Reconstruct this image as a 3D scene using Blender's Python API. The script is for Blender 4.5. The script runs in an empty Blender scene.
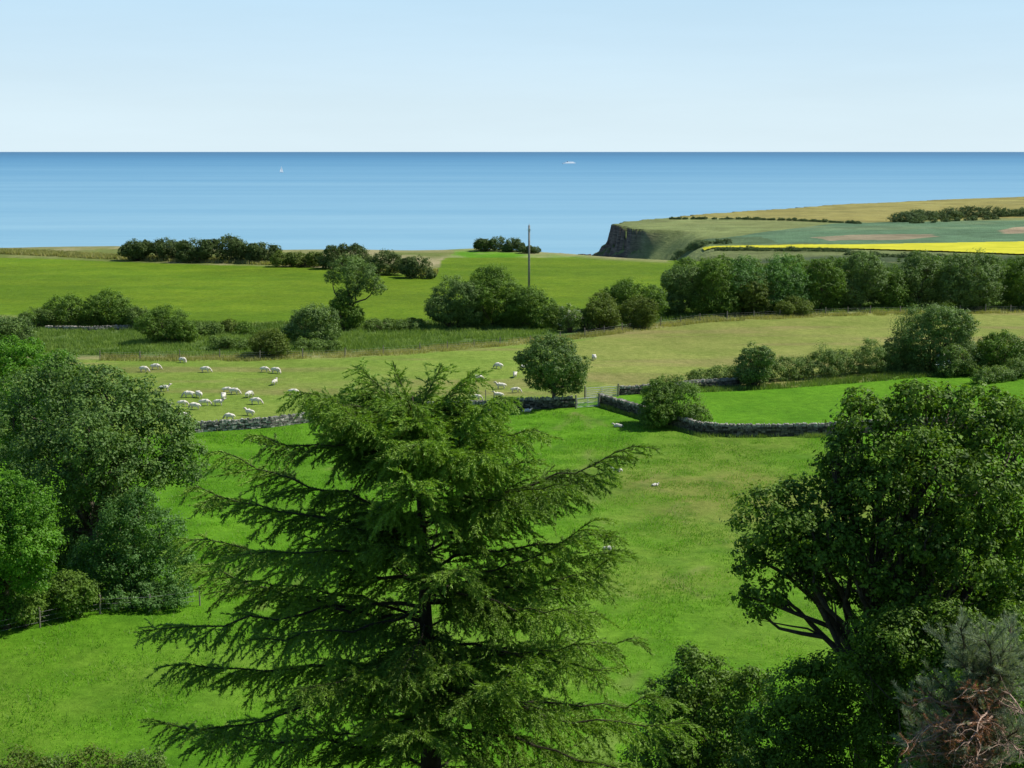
import bpy, math, random
import numpy as np
from mathutils import Vector, Matrix
random.seed(7); rng = np.random.default_rng(7)
S = bpy.context.scene; C = S.collection
R = math.radians
# ------------------------------------------------------------------ camera model
F = 1407.0; PITCH = math.atan((384-150.2)/F); CAMZ = 100.0; GZ = 72.0
sp, cp = math.sin(PITCH), math.cos(PITCH)
def ray(px, v):
    x = (px-512)/F; y = (384-v)/F
    return np.array([x, y*sp+cp, y*cp-sp])
def pd(px, v, d):
    r = ray(px, v); k = d/r[1]
    return np.array([r[0]*k, d, CAMZ+r[2]*k])
def pt(px, v, z=GZ):
    r = ray(px, v); k = (z-CAMZ)/r[2]
    return np.array([r[0]*k, r[1]*k, z])
def mpp(d): return d/F
# ------------------------------------------------------------------ numpy noise
_perm = rng.random((256, 256))
def vnoise(x, y):
    xi = np.floor(x).astype(int); yi = np.floor(y).astype(int)
    fx = x-xi; fy = y-yi; fx = fx*fx*(3-2*fx); fy = fy*fy*(3-2*fy)
    a = _perm[xi & 255, yi & 255]; b = _perm[(xi+1) & 255, yi & 255]
    c = _perm[xi & 255, (yi+1) & 255]; d = _perm[(xi+1) & 255, (yi+1) & 255]
    return (a*(1-fx)+b*fx)*(1-fy)+(c*(1-fx)+d*fx)*fy
def fbm(x, y, o=4):
    s = 0; a = .5
    for i in range(o):
        s = s+a*vnoise(x*2**i+17.3*i, y*2**i+9.1*i); a *= .5
    return s
def sstep(t): t = np.clip(t, 0, 1); return t*t*(3-2*t)
def inpoly(x, y, poly):
    c = np.zeros(np.shape(x), bool); n = len(poly)
    for i in range(n):
        x1, y1 = poly[i][:2]; x2, y2 = poly[(i+1) % n][:2]
        if y1 == y2: continue
        k = ((y1 > y) != (y2 > y)) & (x < (x2-x1)*(y-y1)/(y2-y1)+x1)
        c ^= k
    return c
def distline(x, y, pts, closed=False):
    best = np.full(np.shape(x), 1e9); n = len(pts)
    for i in range(n if closed else n-1):
        ax, ay = pts[i][:2]; bx, by = pts[(i+1) % n][:2]
        dx, dy = bx-ax, by-ay; L = dx*dx+dy*dy
        t = np.clip(((x-ax)*dx+(y-ay)*dy)/L, 0, 1)
        best = np.minimum(best, np.hypot(x-ax-t*dx, y-ay-t*dy))
    return best
# ------------------------------------------------------------------ mesh helpers
def mesh_np(name, V, Fc, tint=None, col=None, smooth=False):
    V = np.asarray(V, np.float32).reshape(-1, 3); Fc = np.asarray(Fc, np.int32)
    m = bpy.data.meshes.new(name); k = Fc.shape[1]; n = len(Fc)
    m.vertices.add(len(V)); m.vertices.foreach_set('co', V.ravel())
    m.loops.add(n*k); m.loops.foreach_set('vertex_index', Fc.ravel())
    m.polygons.add(n); m.polygons.foreach_set('loop_start', np.arange(0, n*k, k, dtype=np.int32))
    m.polygons.foreach_set('loop_total', np.full(n, k, np.int32))
    m.polygons.foreach_set('use_smooth', np.full(n, smooth))
    if tint is not None:
        a = m.attributes.new('tint', 'FLOAT', 'FACE'); a.data.foreach_set('value', np.asarray(tint, np.float32))
    if col is not None:
        a = m.attributes.new('field', 'FLOAT_COLOR', 'POINT')
        cc = np.ones((len(V), 4), np.float32); cc[:, :3] = col; a.data.foreach_set('color', cc.ravel())
    m.update(calc_edges=True); m.validate()
    return m
def link(name, mesh, mat=None, parent=None, loc=None, rotz=0):
    o = bpy.data.objects.new(name, mesh); C.objects.link(o)
    if mat is not None: mesh.materials.append(mat)
    if parent is not None: o.parent = parent
    if loc is not None: o.location = [float(q) for q in loc]
    o.rotation_euler = (0, 0, rotz); return o
def thing(name, label, cat, loc, rotz=0, group=None):
    o = link(name, None, None, None, loc, rotz); o.empty_display_size = .3
    return tag(o, label, cat, group)
def tag(o, label, cat, group=None, kind=None):
    o['label'] = label; o['category'] = cat
    if group: o['group'] = group
    if kind: o['kind'] = kind
    return o
class MB:
    def __init__(s): s.V = []; s.F = []; s.n = 0
    def add(s, V, Fc):
        s.V.append(np.asarray(V, float)); s.F += [[i+s.n for i in f] for f in Fc]; s.n += len(V)
    def box(s, c, size, rz=0, jit=0, tilt=0):
        sx, sy, sz = [q/2 for q in size]
        V = np.array([[x, y, z] for z in (-sz, sz) for x, y in ((-sx, -sy), (sx, -sy), (sx, sy), (-sx, sy))])
        if jit: V = V+rng.normal(0, jit, V.shape)
        if tilt: V = V @ np.array(Matrix.Rotation(random.uniform(-tilt, tilt), 3, random.choice('XYZ'))).T
        c_, s_ = math.cos(rz), math.sin(rz)
        V = np.c_[V[:, 0]*c_-V[:, 1]*s_, V[:, 0]*s_+V[:, 1]*c_, V[:, 2]]+np.array(c)
        s.add(V, [(3, 2, 1, 0), (4, 5, 6, 7), (0, 1, 5, 4), (1, 2, 6, 5), (2, 3, 7, 6), (3, 0, 4, 7)])
    def tube(s, P, rad, k=6):
        P = np.asarray(P, float); n = len(P); V = []; 
        for i in range(n):
            t = P[min(i+1, n-1)]-P[max(i-1, 0)]; t = t/(np.linalg.norm(t)+1e-9)
            u = np.cross(t, [0, 0, 1] if abs(t[2]) < .9 else [1, 0, 0]); u /= np.linalg.norm(u); w = np.cross(t, u)
            for j in range(k):
                a = 2*math.pi*j/k; V.append(P[i]+rad[i]*(math.cos(a)*u+math.sin(a)*w))
        Fc = [(i*k+j, i*k+(j+1) % k, (i+1)*k+(j+1) % k, (i+1)*k+j) for i in range(n-1) for j in range(k)]
        Fc += [tuple(range(k))[::-1], tuple((n-1)*k+j for j in range(k))]
        s.add(V, Fc)
    def build(s, name, mat, parent=None, loc=None, smooth=False):
        m = bpy.data.meshes.new(name); V = np.vstack(s.V)
        m.from_pydata([tuple(v) for v in V], [], s.F); m.update()
        if smooth: m.polygons.foreach_set('use_smooth', [True]*len(m.polygons))
        return link(name, m, mat, parent, loc)
# ------------------------------------------------------------------ materials
def newmat(name):
    m = bpy.data.materials.new(name); m.use_nodes = True; nt = m.node_tree; nt.nodes.clear()
    out = nt.nodes.new('ShaderNodeOutputMaterial'); b = nt.nodes.new('ShaderNodeBsdfPrincipled')
    nt.links.new(b.outputs[0], out.inputs[0]); return m, nt, b, out
def N(nt, t, **kw):
    n = nt.nodes.new(t)
    for k, v in kw.items(): setattr(n, k, v)
    return n
def noise(nt, vec, scale, detail=4, rough=.6):
    n = N(nt, 'ShaderNodeTexNoise'); n.inputs['Scale'].default_value = scale
    n.inputs['Detail'].default_value = detail; n.inputs['Roughness'].default_value = rough
    if vec is not None: nt.links.new(vec, n.inputs['Vector'])
    return n.outputs['Fac']
def mixc(nt, f, a, b, mode='MIX'):
    n = N(nt, 'ShaderNodeMix', data_type='RGBA', blend_type=mode)
    for s, q in ((n.inputs[0], f), (n.inputs[6], a), (n.inputs[7], b)):
        if hasattr(q, 'is_output'): nt.links.new(q, s)
        else: s.default_value = q if isinstance(q, (int, float)) else (*q, 1)
    return n.outputs[2]
def mrange(nt, v, a, b, c=0, d=1):
    n = N(nt, 'ShaderNodeMapRange'); nt.links.new(v, n.inputs[0])
    for i, q in enumerate((a, b, c, d)): n.inputs[i+1].default_value = q
    return n.outputs[0]
def scaled(nt, vec, sc):
    n = N(nt, 'ShaderNodeMapping'); n.inputs['Scale'].default_value = sc; nt.links.new(vec, n.inputs[0]); return n.outputs[0]
def foliage(name, dark, light, trans=.3, rough=.55, spec=.35, back=None):
    m, nt, b, out = newmat(name)
    at = N(nt, 'ShaderNodeAttribute', attribute_name='tint')
    g = N(nt, 'ShaderNodeNewGeometry'); n1 = noise(nt, g.outputs['Position'], .35, 3)
    ad = N(nt, 'ShaderNodeMath', operation='MULTIPLY_ADD'); nt.links.new(n1, ad.inputs[0]); ad.inputs[1].default_value = .9
    nt.links.new(at.outputs['Fac'], ad.inputs[2])
    f = mrange(nt, ad.outputs[0], .42, 1.22)  # broad tint contrast paints leaf highlights and dark shade into the colour
    c = mixc(nt, f, dark, light); nt.links.new(c, b.inputs['Base Color'])
    b.inputs['Roughness'].default_value = rough; b.inputs['Specular IOR Level'].default_value = spec
    tr = N(nt, 'ShaderNodeBsdfTranslucent')
    c2 = mixc(nt, 1.0, c, (1.5, 1.6, .5), 'MULTIPLY'); nt.links.new(c2, tr.inputs[0])
    mx = N(nt, 'ShaderNodeMixShader'); mx.inputs[0].default_value = trans
    nt.links.new(b.outputs[0], mx.inputs[1]); nt.links.new(tr.outputs[0], mx.inputs[2]); nt.links.new(mx.outputs[0], out.inputs[0])
    return m
def rough_mat(name, a, b_, scale=3, rough=.85, bump=.4, spec=.2):
    m, nt, b, out = newmat(name); g = N(nt, 'ShaderNodeNewGeometry')
    n1 = noise(nt, g.outputs['Position'], scale, 6, .65)
    nt.links.new(mixc(nt, mrange(nt, n1, .3, .7), a, b_), b.inputs['Base Color'])
    b.inputs['Roughness'].default_value = rough; b.inputs['Specular IOR Level'].default_value = spec
    bp = N(nt, 'ShaderNodeBump'); bp.inputs['Strength'].default_value = bump; bp.inputs['Distance'].default_value = .05
    nt.links.new(n1, bp.inputs['Height']); nt.links.new(bp.outputs[0], b.inputs['Normal']); return m
BARK = rough_mat('bark', (.05, .04, .03), (.15, .12, .09), 6)
SPRUCEBARK = rough_mat('spruce_bark', (.03, .024, .018), (.09, .07, .05), 8)
DEADBARK = rough_mat('dead_bark', (.24, .15, .11), (.58, .42, .32), 9)
SHADED_STONE = rough_mat('shaded_dry_stone', (.07, .065, .05), (.30, .28, .23), 2.2, .9, .6)  # wall stone darkened in colour to stand for the shaded faces
def island(m, lo, hi):
    nt = m.node_tree; b = nt.nodes['Principled BSDF']; src = b.inputs['Base Color'].links[0].from_socket
    gg = nt.nodes.new('ShaderNodeNewGeometry'); f = mrange(nt, gg.outputs['Random Per Island'], 0, 1, lo, hi)
    v = N(nt, 'ShaderNodeVectorMath', operation='SCALE'); nt.links.new(src, v.inputs[0]); nt.links.new(f, v.inputs[3]); nt.links.new(v.outputs[0], b.inputs['Base Color'])
island(SHADED_STONE, .2, 1.0)
COPE = rough_mat('cope_stone', (.20, .19, .16), (.46, .44, .38), 2.2, .9, .5); island(COPE, .45, 1.25)  # lighter than the wall faces: sunlit wall top put into the colour
WOODPOST = rough_mat('weathered_post', (.14, .12, .09), (.33, .30, .25), 5)
POLE = rough_mat('pole_wood', (.16, .16, .14), (.30, .29, .26), 3)
METAL = rough_mat('galvanised_metal', (.42, .44, .44), (.62, .64, .64), 8, .45, .1, .5)
WIRE = rough_mat('fence_wire', (.25, .25, .24), (.4, .4, .38), 8, .6, 0)
WHITE = rough_mat('white_paint', (.75, .77, .78), (.85, .86, .86), 1, .5, 0)
DARKHULL = rough_mat('navy_paint', (.05, .07, .10), (.08, .10, .14), 1, .5, 0)
WHITEBLOOM = foliage('blossom', (.45, .45, .33), (.85, .84, .72), .2, .8, .1)
FOL = dict(
 spruce=foliage('spruce_needles', (.012, .040, .006), (.235, .385, .050), .22, .55, .25),  # near-black end paints shadowed needles, yellow-green end paints lit ones
 pine=foliage('pine_needles', (.085, .125, .085), (.36, .43, .29), .2, .6, .2),
 dead=foliage('dead_needles', (.20, .085, .04), (.55, .25, .13), .15, .8, .1),
 syca=foliage('sycamore_leaves', (.018, .052, .006), (.170, .290, .030), .24, .55, .2),
 ash=foliage('ash_leaves', (.034, .095, .016), (.150, .290, .070), .33, .5, .25),
 willow=foliage('willow_leaves', (.032, .078, .018), (.165, .275, .060), .26, .5, .2),
 bright=foliage('bright_leaves', (.028, .100, .006), (.150, .330, .025), .33, .45, .25),
 thorn=foliage('hawthorn_leaves', (.028, .072, .010), (.165, .275, .038), .28, .5, .2),
 grey=foliage('grey_green_leaves', (.030, .072, .014), (.185, .285, .070), .25, .5, .25),
 olive=foliage('olive_leaves', (.034, .064, .010), (.170, .230, .038), .28, .55, .2),
 bramble=foliage('bramble_leaves', (.045, .090, .016), (.20, .30, .070), .3, .55, .2),
 far=foliage('distant_leaves', (.055, .095, .045), (.140, .195, .085), .2, .8, .1),
 cliffscrub=foliage('cliff_scrub_leaves', (.032, .065, .022), (.135, .185, .060), .22, .7, .1),
 reed=foliage('reed_blades', (.085, .17, .025), (.25, .35, .09), .3, .6, .15),
 straw=foliage('dry_grass_blades', (.18, .20, .06), (.42, .40, .17), .3, .7, .1),
 turf=foliage('turf_blades', (.08, .24, .006), (.19, .44, .022), .35, .6, .15))
# ------------------------------------------------------------------ ground
COAST = [pt(px, v)[:2] for px, v in ((-500, 247), (-200, 248), (0, 247.6), (115, 246.5), (250, 250), (440, 250), (475, 248.6), (530, 251), (600, 256.5), (690, 261), (760, 263), (900, 262), (1024, 262), (1500, 262))]
COASTX = np.array([p[0] for p in COAST]); COASTY = np.array([p[1] for p in COAST])
def ground(x, y):
    x = np.asarray(x, float); y = np.asarray(y, float)
    z = GZ+.5*(fbm(x/26+3, y/26+8, 3)-.45)*np.clip(y/60, 0, 1)
    z = z+26.3*np.clip((58-y)/58, 0, 1.15)**1.3
    z = z+.9*np.exp(-((x+70)/30)**2-((y-100)/16)**2)
    e = np.interp(x, COASTX, COASTY)
    z = z-110*sstep((y-e)/110)-.0*x
    return z
def g(x, y): return float(ground(x, y))
def P(*pts): return [pt(a, b)[:2] for a, b in pts]
HAY = (.235, .280, .062); TURF = (.108, .272, .011); SHEEPF = (.190, .285, .042); CROP = (.135, .225, .010)
ROUGH = (.105, .17, .04); STRAW = (.30, .29, .13); CLIFFTOP = (.16, .20, .05)
def pasture_color(x, y):
    n = fbm(x/9, y/9, 4)[..., None]; n2 = fbm(x/3+40, y/3, 4)[..., None]; nb = fbm(x/30+7, y/30+3, 3)[..., None]
    col = np.empty(x.shape+(3,)); col[:] = TURF
    def put(poly, c, soft=None):
        m = inpoly(x+1.0*(n2[..., 0]-.5), y+2.0*(n[..., 0]-.5), poly); col[m] = c
    put(P((-300, 436), (110, 437), (203, 431), (345, 414), (500, 408), (600, 402), (640, 392), (690, 388), (790, 388), (900, 378), (1024, 366), (1400, 352), (1400, 300), (-300, 300)), SHEEPF)
    put(P((560, 372), (640, 392), (700, 388), (790, 388), (900, 376), (1024, 366), (1400, 352), (1400, 308), (1024, 312), (880, 313), (700, 318), (560, 345)), HAY)
    # rough bank left of centre, foot of the hedges
    put(P((-300, 360), (110, 356), (250, 360), (400, 352), (560, 338), (700, 322), (860, 314), (1024, 312), (1400, 308), (1400, 285), (700, 290), (560, 318), (400, 318), (250, 322), (-300, 312)), ROUGH)
    # crop field
    put(P((-300, 316), (30, 318), (210, 324), (400, 322), (440, 320), (560, 318), (700, 300), (760, 262.5), (600, 257.5), (440, 258), (436, 277), (330, 268), (180, 264), (60, 259), (-300, 252)), CROP)
    # rough cliff-top strip
    put(P((-300, 252), (60, 259), (180, 264), (330, 268), (436, 277), (440, 262), (455, 252), (440, 240), (-300, 240)), CLIFFTOP)
    put(P((690, 300), (720, 263), (740, 240), (1500, 240), (1500, 300)), (.05, .085, .022))
    low = inpoly(x, y, P((-2000, 768), (-300, 436), (110, 437), (203, 431), (345, 414), (500, 408), (600, 402), (700, 432), (820, 436), (1300, 436), (3000, 768)))
    # olive worn area of the lower field
    w = np.exp(-(((x-19)/13)**2+((y-112)/21)**2))
    w = w+.35*np.exp(-(((x+22)/9)**2+((y-72)/9)**2))+.35*np.exp(-(((x-2)/14)**2+((y-80)/10)**2))
    w = np.clip(w*1.1*(n[..., 0]*1.7+.1)+.25*(n[..., 0]-.55), 0, .85)*low
    col = col*(1-w[..., None])+np.array((.205, .230, .050))*w[..., None]
    for trk in (((345, 470), (420, 455), (520, 450), (585, 412)), ((585, 412), (650, 470), (700, 560), (690, 700)), ((585, 412), (590, 500), (640, 620), (600, 768)), ((0, 690), (100, 660), (210, 640), (330, 560))):
        l = distline(x+2.2*(n[..., 0]-.5)*3, y+2*(n2[..., 0]-.5), P(*trk)); s = (np.exp(-(l/.45)**2)*.35*(n[..., 0] > .42)*low)[..., None]; col = col*(1-s)+np.array((.22, .22, .08))*s
    rk_ = np.clip((fbm(x/2.2+90, y/2.2+30, 4)-.56)*7, 0, 1)*low; col = col*(1-.35*rk_[..., None])+np.array((.045, .15, .008))*.35*rk_[..., None]
    # worn brown streaks in the sheep and hay fields
    st = (y > 150) & (y < 260) & ~low
    s = np.clip((fbm(x/34+5, y/6, 4)-.49)*4.5, 0, .55)*st
    up = (col[..., 0] > .17)
    col = np.where((up & st)[..., None], col*(1-s[..., None])+np.array((.25, .215, .085))*s[..., None], col)
    # crop tone banding
    crop = (col[..., 2] < .0105) & (y > 225)
    b = np.clip((fbm(x/55, y/12, 4)-.38)*4+.5*sstep((300-y)/50)*sstep(-x/60), 0, 1)*crop
    col = col*(1-.6*b[..., None])+np.array((.095, .185, .008))*.6*b[..., None]
    ct = (y > 330) & ~crop
    s = np.clip((fbm(x/14, y/30, 4)-.42)*4, 0, .9)*ct
    col = col*(1-s[..., None])+np.array((.36, .33, .17))*s[..., None]
    # straw rim at the land's edge and under the bank
    e = np.interp(x, COASTX, COASTY); s = np.exp(-((y-e+3)/6.0)**2)*.7*(x < 40)
    col = col*(1-s[..., None])+np.array(STRAW)*s[..., None]
    l = distline(x, y, P((-100, 358), (110, 357), (330, 357), (400, 353), (560, 340), (640, 328), (700, 321), (860, 313), (1200, 310)))
    s = np.exp(-(l/1.6)**2)*.75; col = col*(1-s[..., None])+np.array(STRAW)*s[..., None]
    for c_ in ((P((0, 317), (30, 320), (230, 325), (330, 322), (420, 322)))),:
        l = distline(x, y, c_); s = np.exp(-(l/2.0)**2)*.5; col = col*(1-s[..., None])+np.array(STRAW)*s[..., None]
    # hillside below the viewpoint
    h = sstep((56-y)/8)[..., None]; col = col*(1-h)+np.array((.05, .10, .02))*h
    sv = distline(x, y, P((170, 274), (330, 280), (420, 285))); 
    return col*(.80+.40*nb)*(.86+.28*n2)
ys = np.concatenate([np.arange(-30, 55, 2.0), np.arange(55, 160, .55), np.arange(160, 300, .9), np.arange(300, 560, 1.6)])
us = np.linspace(-1, 1, 560)
Y, U = np.meshgrid(ys, us, indexing='ij'); X = U*(.56*np.maximum(Y, 0)+30)
def grid_faces(a, b):
    i = np.arange(a-1)[:, None]*b+np.arange(b-1)[None]; i = i.ravel(); return np.c_[i, i+1, i+b+1, i+b]
# make coast rows follow the edge
V = np.stack([X, Y, ground(X, Y)], -1)
me = mesh_np('pasture', V, grid_faces(*X.shape), col=pasture_color(X, Y).reshape(-1, 3), smooth=True)
m, nt, b, out = newmat('pasture_ground'); geo = N(nt, 'ShaderNodeNewGeometry'); ps = geo.outputs['Position']
at = N(nt, 'ShaderNodeAttribute', attribute_name='field')
n1 = noise(nt, ps, 1.1, 8, .75); n2 = noise(nt, ps, .16, 6, .65); n3 = noise(nt, scaled(nt, ps, (.5, 2.5, 1)), 2.4, 4, .7)
c = mixc(nt, 1.0, at.outputs['Color'], mixc(nt, mrange(nt, n1, .3, .7), (.68, .72, .6), (1.28, 1.22, 1.35)), 'MULTIPLY')
c = mixc(nt, 1.0, c, mixc(nt, mrange(nt, n2, .35, .65), (.84, .90, .8), (1.16, 1.08, 1.2)), 'MULTIPLY')
c = mixc(nt, 1.0, c, mixc(nt, mrange(nt, n3, .35, .65), (.88, .9, .85), (1.1, 1.08, 1.1)), 'MULTIPLY')
nt.links.new(c, b.inputs['Base Color']); b.inputs['Roughness'].default_value = .95; b.inputs['Specular IOR Level'].default_value = .1
bp = N(nt, 'ShaderNodeBump'); bp.inputs['Strength'].default_value = .7; bp.inputs['Distance'].default_value = .35
nt.links.new(n1, bp.inputs['Height']); nt.links.new(bp.outputs[0], b.inputs['Normal'])
PAST = link('pasture', me, m); PAST['kind'] = 'structure'
FIELDMAT = m
# ------------------------------------------------------------------ headland
HC = [(75, 1328), (112, 1410), (182, 1512), (270, 1600), (400, 1745), (560, 1850), (700, 1935), (900, 2100), (1700, 2500), (1700, 500), (420, 500), (240, 620), (120, 760), (98, 900), (96, 1020), (106, 1120), (104, 1190), (86, 1268)]
def head_top(x, y): return 32+.0115*(x-100)+2.2*(fbm(x/160, y/160, 3)-.45)-6*np.exp(-((x-100)/70)**2)*sstep((1230-y)/200)
def headland(x, y):
    ins = inpoly(x, y, HC); d = distline(x, y, HC, True); d = np.where(ins, d, -d)
    rk = sstep((y-1205)/45)
    d = d+((fbm(x/11, y/11, 4)-.5)*20+(fbm(x/4+5, y/4, 3)-.5)*5)*rk+(fbm(x/45, y/45, 3)-.5)*20*(1-rk)+2
    w = 15+(1-rk)*42
    t = np.clip((d+6)/w, 0, 1)
    prof = (.10*np.clip((d+2)/5, 0, 1)+.42*np.clip((d-2)/14, 0, 1)+.48*sstep((d-15)/3.5))*rk+sstep(t)*(1-rk)
    top = head_top(x, y)
    z = -5+(top+5)*prof
    z = z-3.0*rk*np.clip((6-d)/10, 0, 1)*fbm(x/5, y/5, 3)*(prof > .15)
    return z
def hh(px, v):
    r = ray(px, v); k = 600.
    while k < 4000:
        p = r*k
        if CAMZ+p[2] <= float(head_top(np.array(p[0]), np.array(p[1]))): break
        k += 2
    return (p[0], p[1])
HP = lambda *q: [hh(*a) for a in q]
xs = np.concatenate([np.arange(20, 270, 1.7), np.arange(270, 700, 4), np.arange(700, 1500, 16)])
yy = np.concatenate([np.arange(505, 960, 9), np.arange(960, 1430, 1.9), np.arange(1430, 2350, 5)])
X, Y = np.meshgrid(xs, yy); Z = headland(X, Y)
def head_color(x, y):
    n = fbm(x/18, y/18, 4)[..., None]; n2 = fbm(x/70, y/50, 3)[..., None]
    col = np.empty(x.shape+(3,)); col[:] = (.21, .25, .075)
    def put(poly, c): col[inpoly(x+7*(n[..., 0]-.5), y+16*(n[..., 0]-.5), poly)] = c
    put(HP((600, 230), (690, 219), (862, 224), (900, 228), (700, 244), (640, 240)), (.24, .29, .085))
    put(HP((640, 218), (690, 218), (870, 222.5), (1024, 218), (1200, 210)) + [(1700, 2400), (900, 2200), (560, 1900), (270, 1650), (150, 1460)], (.34, .30, .075))
    put(HP((835, 223.5), (1024, 220), (1200, 215), (1200, 241), (1024, 243), (850, 245), (700, 246), (690, 243), (740, 236)), (.125, .225, .105))
    put(HP((690, 240), (760, 237), (780, 243), (740, 246), (690, 246)), (.10, .16, .06))
    put(HP((808, 238), (850, 235), (930, 234.5), (938, 237), (900, 240), (830, 240.5)), (.36, .30, .17))
    put(HP((998, 231), (1015, 227), (1060, 226), (1060, 232), (1005, 234)), (.40, .31, .18))
    put(HP((650, 238), (690, 240), (760, 245), (690, 246), (686, 252), (650, 262)), (.14, .19, .06))
    k = (sstep((940-y-.16*(x-130))/30)*.85)[..., None]; col = col*(1-k)+np.array((.055, .085, .028))*k
    s = ((fbm(x/60+9, y/25, 4)-.4)*2.5).clip(0, 1)[..., None]*(y > 1180)[..., None]*.35
    col = col*(1-s)+np.array((.28, .27, .09))*s
    tr = .94+.12*(np.sin((x*.35+y*.94)/3.1+2*n[..., 0]) > .55)[..., None]*n2*1.2
    col = col*.94+np.array((.20, .27, .33))*.06  # aerial haze: a little sky blue mixed into the field colour
    return col*(.66+.68*n)*(.78+.44*n2)*tr
me = mesh_np('headland', np.stack([X, Y, Z], -1), grid_faces(*X.shape), col=head_color(X, Y).reshape(-1, 3), smooth=True)
m, nt, b, out = newmat('headland_ground'); geo = N(nt, 'ShaderNodeNewGeometry'); ps = geo.outputs['Position']
at = N(nt, 'ShaderNodeAttribute', attribute_name='field')
n1 = noise(nt, ps, .12, 6, .7)
c = mixc(nt, 1.0, at.outputs['Color'], mixc(nt, mrange(nt, n1, .3, .7), (.82, .85, .8), (1.15, 1.12, 1.2)), 'MULTIPLY')
rk = mixc(nt, mrange(nt, noise(nt, scaled(nt, ps, (.06, .06, .9)), 1, 6, .75), .35, .65), (.05, .042, .038), (.24, .185, .14))
sx = N(nt, 'ShaderNodeSeparateXYZ'); nt.links.new(geo.outputs['Normal'], sx.inputs[0])
sy = N(nt, 'ShaderNodeSeparateXYZ'); nt.links.new(ps, sy.inputs[0])
f1 = mrange(nt, sx.outputs[2], .80, .62); f2 = mrange(nt, sy.outputs[1], 1205, 1245)
f3 = N(nt, 'ShaderNodeMath', operation='MULTIPLY'); nt.links.new(f1, f3.inputs[0]); nt.links.new(f2, f3.inputs[1])
f4 = mrange(nt, sy.outputs[2], 4, 1); f5 = N(nt, 'ShaderNodeMath', operation='MAXIMUM'); nt.links.new(f3.outputs[0], f5.inputs[0]); nt.links.new(f4, f5.inputs[1])
nt.links.new(mixc(nt, f5.outputs[0], c, rk), b.inputs['Base Color']); b.inputs['Roughness'].default_value = .95; b.inputs['Specular IOR Level'].default_value = .1
bp = N(nt, 'ShaderNodeBump'); bp.inputs['Strength'].default_value = .8; bp.inputs['Distance'].default_value = 3
nt.links.new(noise(nt, scaled(nt, ps, (.2, .2, .6)), 1, 6, .7), bp.inputs['Height']); nt.links.new(bp.outputs[0], b.inputs['Normal'])
o = link('headland', me, m); o['kind'] = 'structure'
# rapeseed sheet draped on the headland
yp = HP((690, 246.6), (770, 246.4), (850, 245.6), (940, 244), (1024, 242.6), (1200, 240), (1200, 262), (1024, 255.6), (940, 252.6), (860, 250.2), (770, 249.2), (692, 248.3))
gx = np.arange(80, 700, 3.0); gy = np.arange(700, 1300, 3.0); X, Y = np.meshgrid(gx, gy)
ok = inpoly(X, Y, yp) & (X > 140); Z = headland(X, Y)+.9
idx = grid_faces(*X.shape); keep = ok.ravel()[idx].all(1)
me = mesh_np('rapeseed_field', np.stack([X, Y, Z], -1), idx[keep], smooth=True)
o = link('rapeseed_field', me, rough_mat('rapeseed_flowers', (.46, .45, .012), (.66, .62, .03), .05, .9, .2)); o['kind'] = 'structure'
# low shore rocks at the foot of the cliff
mb = MB()
for i in range(90):
    a = random.uniform(44, 96); yq = 1322+random.uniform(-25, 25)+(96-a)*.4
    s = random.uniform(.8, 3.2); mb.box((a, yq, random.uniform(-.2, .6)), (s*2.2, s*1.6, s*.7), random.uniform(0, 3), .3)
tag(mb.build('shore_rocks', rough_mat('shore_rock', (.07, .06, .055), (.26, .19, .15), .6)), 'scatter of low reddish rocks in the sea at the foot of the dark cliff', 'rocks', kind='stuff')
# ------------------------------------------------------------------ sea
me = bpy.data.meshes.new('sea'); me.from_pydata([(-60000, -200, 0), (60000, -200, 0), (60000, 85000, 0), (-60000, 85000, 0)], [], [(0, 1, 2, 3)])
m, nt, b, out = newmat('sea_water'); geo = N(nt, 'ShaderNodeNewGeometry'); ps = geo.outputs['Position']
sy = N(nt, 'ShaderNodeSeparateXYZ'); nt.links.new(ps, sy.inputs[0])
lg = N(nt, 'ShaderNodeMath', operation='LOGARITHM'); nt.links.new(sy.outputs[1], lg.inputs[0]); lg.inputs[1].default_value = 10
cr = N(nt, 'ShaderNodeValToRGB'); nt.links.new(mrange(nt, lg.outputs[0], 3.1, 4.9), cr.inputs[0])
el = cr.color_ramp.elements; el[0].position = 0; el[0].color = (.235, .44, .55, 1); el[1].position = 1; el[1].color = (.10, .225, .34, 1)
for p_, c_ in ((.2, (.20, .40, .53, 1)), (.42, (.14, .33, .48, 1)), (.62, (.085, .25, .41, 1)), (.8, (.066, .195, .335, 1)), (.93, (.068, .188, .32, 1))):
    e = el.new(p_); e.color = c_
s1 = noise(nt, scaled(nt, ps, (.0006, .005, 1)), 1, 6, .6); s2 = noise(nt, scaled(nt, ps, (.00012, .0009, 1)), 1, 5, .6)
s3 = noise(nt, scaled(nt, ps, (.01, .05, 1)), 1, 5, .7)
c = mixc(nt, 1.0, cr.outputs[0], mixc(nt, mrange(nt, s1, .35, .65), (.90, .94, .97), (1.10, 1.05, 1.03)), 'MULTIPLY')
c = mixc(nt, 1.0, c, mixc(nt, mrange(nt, s2, .35, .65), (.88, .94, .97), (1.12, 1.06, 1.03)), 'MULTIPLY')
c = mixc(nt, 1.0, c, mixc(nt, mrange(nt, s3, .35, .65), (.96, .97, .98), (1.04, 1.03, 1.02)), 'MULTIPLY')
nt.links.new(c, b.inputs['Base Color']); b.inputs['Roughness'].default_value = .55; b.inputs['Specular IOR Level'].default_value = .15
bp = N(nt, 'ShaderNodeBump'); bp.inputs['Strength'].default_value = .25; bp.inputs['Distance'].default_value = 1
nt.links.new(s3, bp.inputs['Height']); nt.links.new(bp.outputs[0], b.inputs['Normal'])
o = link('sea', me, m); o['kind'] = 'structure'
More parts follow.
